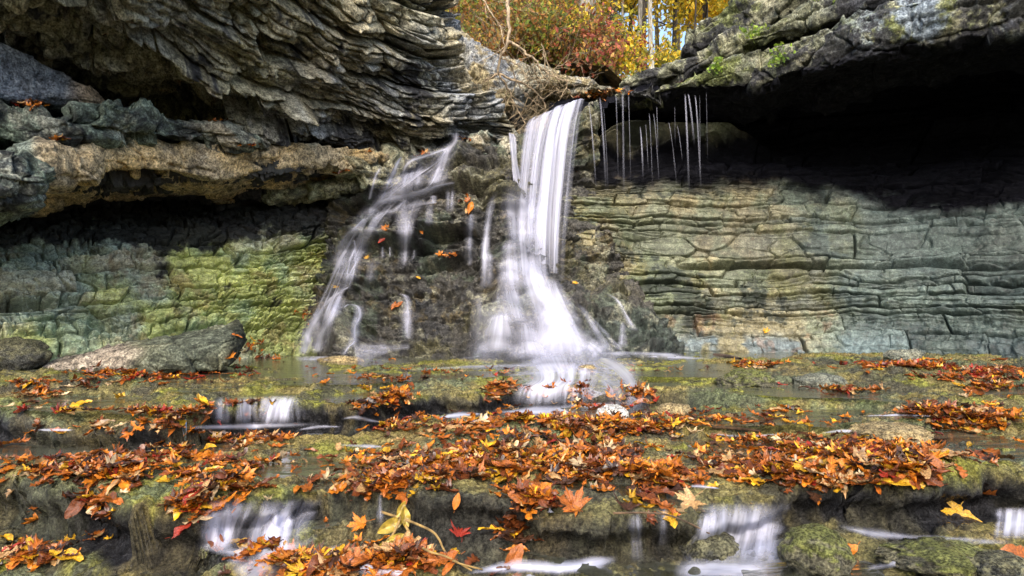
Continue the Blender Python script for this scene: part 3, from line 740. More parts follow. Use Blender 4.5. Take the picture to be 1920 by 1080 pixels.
def curtain_mesh(name, rows, seed, nu=150, nv=140, **kw):
    C = ctrl(rows); kv = np.linspace(0, 1, len(C)); 
    G = catmull(C, kv, np.linspace(0, 1, nv)); G = np.swapaxes(G, 0, 1)
    G = catmull(G, np.linspace(0, 1, G.shape[0]), np.linspace(0, 1, nu)); G = np.swapaxes(G, 0, 1)
    U = np.broadcast_to(np.linspace(0, 1, nu)[None, :], (nv, nu)); V = np.broadcast_to(np.linspace(0, 1, nv)[:, None], (nv, nu))
    # the sheet is thrown out in folds
    G = G + np.array([0, 1, 0]) * (.06 * fbm(np.stack([U * 9, V * .6, U * 0 + seed], -1), 1, 3, seed))[..., None]
    a = silk_grid(G, U, V, seed, **kw)
    return raw_mesh(name, G, grid_faces(nv, nu), None, {'a': a})

# --- the main fall
wf = empty('waterfall', tuple(at(1040, 665, 7.75)), 'main white silky waterfall dropping from the rock lip onto boulders', 'waterfall')
part('curtain', curtain_mesh('curtain', [
  [(992,226,9.05),(1022,210,9.05),(1050,198,9.0),(1078,190,9.0),(1100,184,9.0)],
  [(982,238,8.75),(1012,220,8.72),(1045,206,8.7),(1075,195,8.7),(1099,189,8.7)],
  [(977,290,8.6),(1003,272,8.55),(1033,258,8.5),(1062,246,8.5),(1089,236,8.52)],
  [(972,352,8.5),(997,352,8.42),(1024,345,8.4),(1051,340,8.4),(1079,330,8.45)],
  [(975,440,8.4),(995,440,8.3),(1020,440,8.3),(1043,440,8.3),(1069,435,8.36)],
  [(985,530,8.3),(1000,548,8.2),(1020,560,8.2),(1040,568,8.2),(1060,565,8.28)]], 501, nu=220, nv=190, amax=.88, amin=.05, sf=9, edge=.12, ends=(.03, .22), vy=.6, gam=1.4), M_silk, wf)
part('curtain', curtain_mesh('curtain', [
  [(988,232,9.0),(1020,214,9.0),(1052,200,8.98),(1076,192,8.97)],
  [(979,246,8.72),(1010,227,8.7),(1040,212,8.66),(1068,200,8.66)],
  [(972,300,8.55),(998,290,8.5),(1022,278,8.48),(1050,262,8.48)],
  [(966,356,8.45),(990,360,8.38),(1012,362,8.35),(1036,360,8.35)],
  [(966,430,8.35),(985,440,8.25),(1003,440,8.25),(1022,440,8.28)],
  [(970,520,8.25),(985,540,8.15),(1002,550,8.15),(1018,555,8.2)]], 511, nu=160, nv=160, amax=.75, amin=.04, sf=6, edge=.12, ends=(.04, .25), vy=.35, gam=1.0), M_silk, wf)
part('side_jet', curtain_mesh('side_jet', [
  [(951,250,8.9),(966,250,8.9)],[(953,262,8.72),(970,262,8.72)],[(957,300,8.55),(972,300,8.55)],[(963,356,8.45),(981,356,8.45)]], 521, nu=30, nv=60, amax=.95, amin=.3, sf=3, edge=.25, ends=(.08, .1)), M_silk, wf)
foam = [
 ([(930,356,26),(921,380,28),(913,427,26),(909,476,26),(908,545,30)], .9, .25, .05),
 ([(978,338,116),(974,372,104),(975,410,90),(978,460,76),(985,545,80)], .95, .45, .07),
 ([(1012,350,60),(1010,400,60),(1008,460,60),(1012,540,70)], .7, .25, .10),
 ([(956,446,36),(955,485,62),(958,545,74)], .85, .35, .06),
 ([(917,468,22),(914,500,34),(910,540,36)], .6, .15, .05),
 ([(952,500,44),(955,545,88),(968,610,110)], .85, .3, .07),
 ([(996,470,60),(1006,520,80),(1026,570,110),(1043,620,160),(1050,655,230),(1052,676,270)], 1.0, .75, .10),
 ([(1030,560,60),(1050,610,110),(1058,650,170),(1060,676,200)], 1.0, .7, .16),
 ([(938,584,50),(934,620,100),(928,664,130)], 1.0, .5, .08),
 ([(985,600,70),(990,640,110),(1000,672,150)], .9, .4, .12),
 ([(900,545,40),(895,600,50),(890,655,60)], .30, .05, .06),
 ([(1030,515,56),(1042,560,100),(1062,615,160),(1070,660,220)], .9, .5, .12),
 ([(1040,655,330),(1050,676,340),(1062,704,270)], .75, .2, .03),
 ([(1085,570,24),(1108,600,44),(1138,640,76),(1162,670,120)], .5, .05, .05),
 ([(1136,549,14),(1157,562,16),(1172,588,18),(1190,622,24)], .55, .1, .04),
 ([(1168,600,16),(1168,628,26),(1166,655,34)], .6, .15, .04),
 ([(1110,664,14),(1190,662,20),(1290,668,16)], .6, .3, .03),
 ([(1100,640,40),(1120,656,80),(1130,670,120)], .8, .3, .08)]
for i, (pth, amx, amn, off) in enumerate(foam):
    part('cascade', strand_mesh('cascade', pth, 530 + i, amx, amn * .85, off, edge=.45, ends=(.30, .3), blur=6, arch=.22), M_silk, wf)

for i, (pth, amx) in enumerate([([(960,440,120),(965,520,170),(985,600,260),(1010,690,360)], .32), ([(1040,540,120),(1060,610,220),(1075,690,330)], .30), ([(925,560,80),(915,640,130),(910,690,160)], .25)]):
    part('mist', strand_mesh('mist', pth, 700 + i, amx, .12, .2, edge=.5, ends=(.4, .25), blur=10, sf=4), M_silk, wf)

# --- the side cascade
sc_ = empty('cascade', tuple(at(640, 662, 7.9)), 'thin braided white cascade running down the dark stepped rock left of the main fall', 'cascade')
strands = [
 ([(856,246,12),(851,262,24),(842,279,24),(833,297,26),(821,323,32),(816,347,30)], .95, .25),
 ([(846,276,9),(820,285,9),(793,295,10),(773,301,11),(761,312,12),(757,326,12)], .8, .4),
 ([(786,319,8),(766,327,14),(757,344,22),(754,366,26)], .8, .25),
 ([(776,322,34),(772,340,36),(770,362,40)], .5, .1),
 ([(754,292,8),(745,306,14),(737,326,20),(728,344,20),(722,362,22),(717,376,24)], .9, .3),
 ([(713,314,10),(704,331,10),(697,356,10),(692,376,9)], .9, .35),
 ([(856,342,7),(820,349,13),(790,361,14),(760,368,16),(735,373,16),(715,379,16),(698,392,16),(688,405,16)], .85, .45),
 ([(820,379,7),(786,383,10),(766,387,18),(758,400,24),(760,440,22),(758,500,16)], .85, .3),
 ([(762,374,9),(741,393,10),(718,400,12),(700,412,12)], .75, .35),
 ([(812,366,14),(814,382,16)], .6, .2),
 ([(715,402,16),(700,416,15),(690,440,15),(680,458,14),(669,479,13),(664,510,12),(653,541,14)], .7, .3),
 ([(686,408,14),(667,427,18),(650,442,24),(640,461,28),(635,484,28),(632,502,26)], .95, .35),
 ([(664,450,8),(666,468,9),(666,488,9)], .55, .2),
 ([(656,536,14),(632,551,22),(612,568,28),(594,594,30),(579,622,30),(573,650,28),(568,668,30)], .9, .3),
 ([(640,552,16),(622,592,18),(607,619,20),(599,639,22),(594,664,26)], .75, .2),
 ([(642,580,7),(653,571,8),(671,575,9),(675,593,9),(666,613,10),(664,640,12),(652,652,12),(643,668,16)], .75, .35),
 ([(740,551,8),(760,555,20),(765,582,20),(765,636,18)], .45, .1),
 ([(717,462,5),(717,484,5)], .5, .2), ([(731,462,4),(731,482,4)], .5, .2), ([(776,468,4),(776,486,4)], .4, .2), ([(665,668,60),(720,655,26),(770,650,14)], .5, .3),
 ([(884,400,10),(882,440,12),(882,500,12)], .45, .1), ([(600,668,120),(600,676,130)], .7, .4)]
for i, (pth, amx, amn) in enumerate(strands):
    part('strand', strand_mesh('strand', [(x, y, w_ * 1.15) for x, y, w_ in pth], 560 + i, amx * .95, amn * .7, .05, edge=.45, blur=4, ends=(.07, .10), sf=max(2.5, pth[0][2] / 4)), M_silk, sc_)
    part('veil', strand_mesh('veil', [(x + rnd.uniform(-3, 3), y, w_ * 2.3 + 8) for x, y, w_ in pth], 760 + i, amx * .45, 0, .05, edge=.5, ends=(.2, .25), sf=max(5, pth[0][2] / 3)), M_silk, sc_)

for i, (x0, y0, x1, y1, wv) in enumerate([(826,292,818,350,46),(786,300,780,362,44),(742,318,730,384,40),(712,385,702,440,44),(684,425,672,500,46),(652,446,640,520,44),(762,388,757,480,40),(806,380,804,430,30),(640,545,610,610,50),(606,580,588,664,66),(668,575,660,655,40),(760,560,764,640,40),(700,480,690,545,36),(655,500,650,545,30),(846,350,842,400,30)]):
    part('veil', strand_mesh('veil', [(x0, y0, wv), ((x0+x1)/2, (y0+y1)/2, wv), (x1, y1, wv * 1.2)], 800 + i, .42, .0, .06, edge=.45, ends=(.4, .45), sf=6), M_silk, sc_)

for i, (pth, amx) in enumerate([([(850,262,44),(825,300,80),(785,330,110),(735,372,120),(692,420,110),(654,480,90),(626,540,76),(600,600,84),(582,664,96)], .62),
                                ([(842,276,40),(816,344,56),(772,380,70),(760,440,44),(757,510,36)], .55), ([(800,296,60),(762,330,80),(722,372,90),(690,420,70),(660,490,60),(652,540,50)], .5)]):
    part('veil', strand_mesh('veil', pth, 830 + i, amx, .0, .07, edge=.45, ends=(.08, .12), sf=13 - 2 * i, blur=6, gam=1.8), M_silk, sc_)

# --- thin trickles from the caprock in front of the dark hollow
TR = [(1103,192,1119,338,6,'slanting trickle nearest the main fall'),(1124,182,1137,336,8,'broad pale trickle, second from the main fall'),(1131,200,1141,350,4,'hair thin trickle beside the broad second one'),
 (1155,178,1159,320,5,'straight trickle between the broad one and the forked one'),(1167,176,1170,352,8,'bright forked trickle under the blunt caprock nose'),(1178,178,1183,338,3,'faint straight trickle just right of the forked one'),
 (1200,237,1207,318,7,'short pale trickle starting low in the dark hollow'),(1210,232,1216,300,3,'short slanted thread right of the low pale one'),(1217,212,1224,330,4,'long thread in the middle of the hollow'),
 (1225,212,1237,334,4,'slanted thread in the middle of the hollow'),(1231,200,1234,262,3,'very fine short thread high in the hollow'),(1253,228,1270,330,4,'slanted thread left of the thick right hand trickle'),
 (1265,200,1266,252,3,'faint short thread left of the thick right hand trickle'),(1269,234,1280,276,3,'tiny low thread beside the thick right hand trickle'),(1284,176,1292,342,9,'thick trickle at the right of the row'),
 (1290,176,1302,246,8,'thin veil of water between the two thick trickles'),(1303,178,1315,338,7,'second thick trickle at the right of the row'),(1312,178,1313,330,2,'hair thin thread beside the right hand trickle'),(1324,172,1327,290,2,'last faint thread at the right end of the row')]
for i, (xa, ya, xb, yb, wd, lab) in enumerate(TR):
    Ya = 8.5 - .0012 * (xa - 1100)
    g = 12; us = np.linspace(-1, 1, g); n = 50; v = np.linspace(0, 1, n)
    cx = xa + (xb - xa) * v ** .7; cy = ya + (yb + 30 - ya) * v
    wv = wd * (.7 + .5 * v) + (5 * np.exp(-v / .06) if 'forked' in lab else 0)
    ang = np.linspace(0, 2 * math.pi, g)
    cen = np.stack([(cx - CX) / FPX * Ya, np.full(n, Ya), -(cy - HY) / FPX * Ya], -1)
    r = .48 * wv / 2 / FPX * Ya
    G = cen[:, None, :] + np.stack([np.cos(ang)[None, :] * r[:, None], np.sin(ang)[None, :] * r[:, None] * .5, np.zeros((n, g))], -1)
    U = np.broadcast_to((np.cos(ang) * .5 + .5)[None, :], (n, g)); V = np.broadcast_to(v[:, None], (n, g))
    a = rnd.uniform(.7, 1.15) * (.30 if wd > 4 else .22) * (.55 + .45 * fbm(np.stack([U * 3, V * 2.5, U * 0 + i], -1), 1, 2, 590)) * sstep(0, .04, V) * sstep(1, .15, V) * (.35 + .65 * np.sin(np.pi * np.clip(U, .02, .98)))
    o = link('trickle', raw_mesh('trickle', G, grid_faces(n, g), None, {'a': a}), M_silk, label=lab + (' of the falls' if 'row' not in lab and 'fall' not in lab else ''), category='trickle', group='thin trickles falling from the caprock')

# --- small cascades over the terrace lips, and foam where they land
def CA(label, *ps):
    q = ps[0][1][-1]; e = empty('small_cascade', tuple(bed_px(np.array(q[0]), np.array(q[1]))[0]), label, 'cascade', 'small cascades over the terrace lips')
    for i, (nm, pth, amx, amn, sf, edge) in enumerate(ps):
        part(nm, strand_mesh(nm, pth, int(pth[0][0]) + i, amx, amn, .022, ('bed',), sf, edge, (.3, .35), blur=5), M_silk, e)
CA('wide thin veil of water over the left lip of the upper ledge',
   ('veil', [(485,742,190),(485,762,190),(485,797,190)], .42, .0, 22, .12), ('veil', [(530,740,80),(520,765,84),(512,800,90)], .95, .1, 9, .2), ('foam', [(350,802,8),(430,800,16),(520,797,20),(600,795,10)], .9, .4, 3, .4))
CA('bright broad cascade over the upper ledge straight below the main fall',
   ('veil', [(1060,672,240),(1055,690,170),(1055,712,150),(1040,730,170),(1035,765,180)], .95, .12, 16, .2), ('veil', [(1100,690,120),(1140,705,120),(1160,735,140),(1150,765,140)], .45, .0, 9, .25), ('foam', [(925,772,10),(1000,770,22),(1080,766,24),(1180,756,12)], .95, .5, 3, .4))
CA('silky cascade over the lower ledge at the bottom left',
   ('veil', [(500,935,250),(490,962,240),(480,985,230),(470,1035,240)], .6, .05, 16, .15), ('veil', [(420,950,60),(412,985,74),(405,1035,80)], .85, .2, 6, .25), ('veil', [(530,960,60),(520,990,74),(505,1045,90)], .9, .2, 6, .25), ('foam', [(380,1030,14),(470,1036,40),(560,1022,24),(600,1000,14)], .55, .2, 3, .4), ('foam', [(500,1030,90),(480,1060,120),(440,1085,160)], .5, .1, 6, .3))
CA('broad misty cascade at the bottom right of the middle ledge',
   ('veil', [(1400,940,200),(1395,975,180),(1385,1015,180),(1370,1060,230)], .75, .1, 10, .2), ('veil', [(1330,960,50),(1325,1000,60),(1310,1040,70)], .8, .1, 5, .25), ('veil', [(1440,960,60),(1432,1010,70),(1425,1060,90)], .7, .1, 5, .25), ('foam', [(1260,1070,40),(1360,1068,60),(1460,1070,40)], .65, .2, 4, .4))
CA('small cascade at the right end of the lower ledge',
   ('veil', [(1900,950,80),(1900,975,80),(1896,1012,90)], .9, .15, 7, .2))
CA('narrow spout falling from the dark lower ledge', ('veil', [(1190,952,34),(1192,990,36),(1196,1056,44)], .45, .0, 5, .45))
CA('narrow spout falling beside the misty cascade', ('veil', [(1243,950,30),(1242,985,32),(1240,1025,40)], .45, .0, 4, .45))
CA('faint thread of water down the face of the centre ledge', ('veil', [(712,925,16),(712,950,18),(713,985,20)], .4, .05, 3, .45))
# foam drifting on the pools
FO = [([(640,786,4),(665,783,14),(695,788,8),(720,792,4)], .9), ([(820,784,4),(860,778,18),(905,776,8)], .9), ([(870,792,6),(900,790,14),(930,792,6)], .85), ([(560,806,4),(600,800,10),(640,800,4)], .6),
      ([(630,834,4),(680,836,10),(730,838,4)], .6), ([(640,1020,6),(620,1035,30),(650,1055,46),(720,1068,40),(770,1080,20)], .95), ([(870,1075,8),(960,1062,34),(1060,1064,40),(1160,1048,22)], .95),
      ([(1620,780,3),(1680,778,8),(1760,780,3)], .6), ([(1330,812,4),(1390,818,6),(1480,812,4)], .5), ([(1540,812,3),(1580,808,10),(1640,812,4)], .7), ([(1285,835,4),(1330,842,8),(1400,845,4)], .6), ([(1570,985,10),(1640,1000,26),(1760,1012,24),(1900,1016,14)], .5), ([(1620,1070,14),(1700,1050,26),(1850,1036,12)], .45), ([(1290,912,6),(1310,912,12),(1350,916,4)], .8), ([(60,806,4),(110,806,10),(140,806,4)], .8),
      ([(850,676,6),(930,664,12),(1130,664,14),(1240,668,10),(1345,674,5)], .8), ([(760,694,4),(880,688,8),(1010,686,12),(1120,690,8),(1230,690,4)], .5), ([(560,672,10),(700,664,12),(860,662,10)], .6)]
for i, (pth, amx) in enumerate(FO):
    link('foam', strand_mesh('foam', pth, 650 + i, amx, .35 * amx, .02, ('bed',), 3, .42, (.2, .2)), M_silk, kind='stuff', label='white streak of foam drifting on the stream')
# ------------------------------------------------------------------ fallen leaves
def leaf_material(name, rough=.27, trans=.25):
    m, ns, ls = nodes(name)
    att = N(ns, 'ShaderNodeAttribute', attribute_name='Col')
    tc = N(ns, 'ShaderNodeTexCoord')
    n = N(ns, 'ShaderNodeTexNoise'); n.inputs['Scale'].default_value = 34; n.inputs['Detail'].default_value = 5
    ls.new(tc.outputs['Object'], n.inputs['Vector'])
    c = mixc(ns, ls, 1.0, att.outputs['Color'], maprange(ns, ls, n.outputs['Fac'], .35, .65, .55, 1.4), 'MULTIPLY')
    p = N(ns, 'ShaderNodeBsdfPrincipled'); ls.new(c, p.inputs['Base Color']); p.inputs['Roughness'].default_value = rough
    bp = N(ns, 'ShaderNodeBump'); bp.inputs['Strength'].default_value = .4; bp.inputs['Distance'].default_value = .01
    ls.new(n.outputs['Fac'], bp.inputs['Height']); ls.new(bp.outputs[0], p.inputs['Normal'])
    t = N(ns, 'ShaderNodeBsdfTranslucent'); ls.new(c, t.inputs[0])
    mx = N(ns, 'ShaderNodeMixShader'); mx.inputs[0].default_value = trans
    ls.new(p.outputs[0], mx.inputs[1]); ls.new(t.outputs[0], mx.inputs[2])
    o = N(ns, 'ShaderNodeOutputMaterial'); ls.new(mx.outputs[0], o.inputs[0])
    return m
M_leaf = leaf_material('wet autumn leaf')
M_foliage = leaf_material('foliage', .6, .5)

MAPLE = [(90,1.0),(84,.78),(78,.80),(70,.56),(66,.44),(60,.62),(54,.80),(47,.74),(41,.98),(36,.78),(28,.70),(20,.40),(12,.52),(6,.70),(-1,.60),(-8,.78),(-16,.50),(-30,.34),(-52,.30),(-75,.20),(-90,.06)]
def outline(kind):
    if kind == 'maple': h = MAPLE
    elif kind == 'oak':
        h = []
        for i in range(23):
            t = i / 22; y = 1 - 2 * t
            wdt = (.30 * math.sin(math.pi * min(1, t * 1.05)) ** .6 + .02) * (1 + .45 * math.sin(t * 25 + .5))
            h.append((math.degrees(math.atan2(y, wdt + 1e-3)), math.hypot(y, wdt)))
    else:
        h = []
        for i in range(17):
            t = i / 16; y = 1 - 2 * t
            wdt = .40 * math.sin(math.pi * t) ** .8 * (1 + .04 * (i % 2)) + .004
            h.append((math.degrees(math.atan2(y, wdt)), math.hypot(y, wdt)))
    r = [(math.cos(math.radians(a)) * d, math.sin(math.radians(a)) * d) for a, d in h]
    return np.array(r + [(-x, y) for x, y in reversed(r[1:-1])])
def leaf_shape(kind, curl):
    """unit leaf: vertices, triangles, brightness of each vertex"""
    r_ = np.random.RandomState(100 + curl * 7 + len(kind))
    o = outline(kind); n = len(o)
    rings = [np.zeros((1, 2)), o * .33, o * .68, o]
    V = np.concatenate(rings); Z = np.zeros(len(V))
    x, y = V[:, 0], V[:, 1]; rr = np.hypot(x, y)
    c1, c2, c3, c4 = r_.uniform(-.1, .55), r_.uniform(-.3, .5), r_.uniform(-.35, .35), r_.uniform(0, 6.28)
    Z = c1 * x * x * 1.3 + c2 * y * y * .9 + c3 * x * y + .10 * np.sin(rr * 5 + c4 + np.arctan2(y, x) * 3) * rr + .05 * r_.randn(len(V)) * (rr > .5) + r_.uniform(.1, .4) * np.abs(x)
    T = []
    for i in range(n):
        j = (i + 1) % n
        T.append((0, 1 + i, 1 + j))
        for k in (0, 1):
            a, b = 1 + k * n, 1 + (k + 1) * n
            T += [(a + i, b + i, b + j), (a + i, b + j, a + j)]
    br = np.ones(len(V))
    ang = np.degrees(np.arctan2(y, x))
    for va in ((90, 41, 139, -8, 188) if kind == 'maple' else (90, -90)):
        br += .45 * np.exp(-((((ang - va + 180) % 360) - 180) / 7) ** 2) * (rr > .05)
    br *= np.where(rr > .6, r_.uniform(.65, 1.15, len(V)), 1)
    # stalk
    s0 = V[np.argmin(y)]; m = len(V)
    ln = .55 if kind == 'maple' else .22
    st = np.array([[s0[0] - .02, s0[1], 0], [s0[0] + .02, s0[1], 0], [s0[0] + .03, s0[1] - ln, .12], [s0[0] - .01, s0[1] - ln, .12]])
    V3 = np.concatenate([np.stack([x, y, Z], -1), st]); T += [(m, m+1, m+2), (m, m+2, m+3)]
    return V3 * .5, np.array(T), np.concatenate([br, np.full(4, .8)])
KINDS = ['maple', 'oak', 'oak', 'beech']
SHAPES = {(k, c): leaf_shape(k, c) for k in ('maple', 'oak', 'beech') for c in range(6)}
LCOL = {'bright orange': (.56, .18, .016), 'rusty orange': (.36, .105, .016), 'reddish brown': (.17, .048, .014), 'dark brown': (.065, .028, .014),
        'tan': (.46, .27, .11), 'golden yellow': (.58, .32, .02), 'dull red': (.28, .03, .015), 'pale buff': (.55, .40, .22)}
CW = [('bright orange', .20), ('rusty orange', .24), ('reddish brown', .22), ('dark brown', .15), ('tan', .11), ('golden yellow', .09), ('dull red', .025), ('pale buff', .03)]

def ground(X, Y):
    P, n = bed_at(X, Y); P = np.array(P); n = np.array(n)
    i = np.clip((np.log(Y) - np.log(yy[0])) / (np.log(yy[-1]) - np.log(yy[0])) * (ny - 1), 0, ny - 1).astype(int)
    j = np.clip((X / Y - tt[0]) / (tt[-1] - tt[0]) * (nt_ - 1), 0, nt_ - 1).astype(int)
    wet = (WZ[i, j] > P[..., 2]) & keep[i, j]
    P[..., 2] = np.where(wet, WZ[i, j], P[..., 2]); n[wet] = (0, 0, 1)
    return P, n

PATCH = [  # cx, cy, rx, ry, how many, phrase, heap height, ragged
 (300,702,160,13,200,'in the red drift along the foot of the left wall',.02), (90,742,120,20,40,'scattered on the upper ledge at the left',.02), (60,720,90,10,22,'scattered on the upper ledge at the left',.01),
 (330,835,170,30,150,'in the leaf drift on the left middle ledge',.05), (200,880,210,38,190,'in the leaf drift on the left middle ledge',.05), (420,900,90,40,70,'in the leaf drift on the left middle ledge',.05),
 (290,950,110,26,55,'on the dark edge of the left middle ledge',.05), (520,826,90,12,35,'beside the small mossy hump left of centre',.02),
 (1080,800,330,32,420,'at the back of the big central drift',.06), (930,870,290,40,330,'in the big central drift',.06), (1150,880,150,46,200,'on the right side of the big central drift',.08),
 (720,905,120,30,80,'at the left end of the big central drift',.04), (1230,900,70,50,90,'heaped at the right tip of the big central drift',.10), (740,800,80,22,45,'in the thin patch behind the central drift',.03),
 (735,728,55,24,40,'in the small clump on the upper ledge below the falls',.05), (735,765,70,20,30,'in the small clump on the upper ledge below the falls',.05), (945,765,40,16,40,'in the upright clump beside the white foam',.12), (1090,770,40,14,30,'in the upright clump beside the white stone',.12),(1200,770,50,18,40,'in the upright clump beside the white stone',.10),
 (1560,855,250,30,260,'in the right hand drift',.06), (1480,885,150,26,110,'in the right hand drift',.06), (1700,880,120,26,80,'at the far end of the right hand drift',.06), (1540,910,110,14,25,'in front of the right hand drift',.03),
 (1720,685,130,10,120,'in the red drift along the foot of the right wall',.02), (1840,700,120,18,90,'in the red drift along the foot of the right wall',.02), (1430,684,70,8,40,'in the thin red strip below the right wall',.01),
 (1590,738,70,12,40,'scattered on the stones right of centre',.03), (1730,775,130,16,70,'around the flat tan stone',.04), (1840,790,90,26,70,'around the flat tan stone',.04), (1860,730,80,18,40,'on the upper right ledge',.03), (1470,770,60,8,12,'scattered on the stones right of centre',.02),
 (560,1062,170,26,90,'in the drift along the bottom edge',.05), (760,1058,150,30,80,'in the drift along the bottom edge',.06), (990,1035,80,24,50,'in the orange heap at the bottom centre',.09), (70,1045,130,32,60,'on the wet rock in the bottom left corner',.03), (320,1060,60,12,8,'in the drift along the bottom edge',.02),
 (960,700,700,24,70,'scattered on the mossy ledge below the falls',.01), (1250,840,600,90,80,'lying alone on wet rock',.01), (500,870,450,80,55,'lying alone on wet rock',.01), (120,985,120,20,14,'on the wet rock in the bottom left corner',.02)]
rs = np.random.RandomState(3)
LV = []      # position, normal, size, kind, curl, colour, spin, phrase, tilt
names = [c for c, _ in CW]; wts = np.array([v for _, v in CW]); wts /= wts.sum()
for cx, cy, rx, ry, n, phrase, heap in PATCH:
    k = 0; tries = 0
    n = int(n * 1.6) if 'alone' not in phrase and 'scattered' not in phrase else n
    while k < n and tries < n * 12:
        tries += 1
        a, d = rs.rand() * 6.283, min(1.5, abs(rs.randn()) * .62 + .1 * rs.rand())
        px, py = cx + math.cos(a) * d * rx, cy + math.sin(a) * d * ry
        if not (-140 < px < 2060 and 655 < py < 1130): continue
        P, nr = bed_px(np.array([px]), np.array([py])); P, nr = P[0], nr[0]
        dens = float(fbm(np.array([[[P[0] * 3, P[1] * 3, 2.]]]), 1, 2, 777).ravel()[0])
        if dens < -.55 + .5 * rs.rand() - .3 * (1 - d): continue
        P, nr = ground(np.array([P[0]]), np.array([P[1]])); P, nr = P[0].copy(), nr[0]
        size = rs.uniform(.062, .145) * (1.1 if 'alone' not in phrase else .8)
        lift = .5 * heap * rs.rand() * max(.15, 1 - d * d * .8)
        P[2] += .008 + lift
        tl = abs(rs.randn()) * (.16 + 2.0 * lift + (.5 if 'upright' in phrase else 0)); ta = rs.rand() * 6.283
        nn = nr * .5 + np.array([math.cos(ta) * math.sin(min(tl, 1.3)), math.sin(ta) * math.sin(min(tl, 1.3)) - .06, math.cos(min(tl, 1.3))])
        c = names[rs.choice(len(names), p=wts)]
        if 'red drift' in phrase and rs.rand() < .5: c = 'rusty orange' if rs.rand() < .6 else 'dull red'
        LV.append([P, nn / np.linalg.norm(nn), size, KINDS[rs.randint(4)], rs.randint(6), c, rs.rand() * 6.283, phrase, tl])
        k += 1

def frame(n, spin):
    n = n / np.linalg.norm(n); x = np.cross([0.3, 1, .2], n); x /= np.linalg.norm(x); y = np.cross(n, x)
    return np.stack([x * math.cos(spin) + y * math.sin(spin), -x * math.sin(spin) + y * math.cos(spin), n], -1)
LEAF_MESH = {}
def leaf_mesh(kind, curl, c):
    if (kind, curl, c) not in LEAF_MESH:
        V, T, br = SHAPES[(kind, curl)]
        me = raw_mesh('leaf', V, T, np.array(LCOL[c])[None, :] * br[:, None]); me.materials.append(M_leaf)
        LEAF_MESH[(kind, curl, c)] = me
    return LEAF_MESH[(kind, curl, c)]
from mathutils import Matrix
def put_leaf(P, n, size, kind, curl, c, spin, label, group=None):
    o = link('leaf', leaf_mesh(kind, curl, c), None)
    R = frame(n, spin) * size
    o.matrix_world = Matrix([[*R[0], P[0]], [*R[1], P[1]], [*R[2], P[2]], [0, 0, 0, 1]])
    o['label'] = label; o['category'] = 'leaf'
    if group: o['group'] = group
    return o
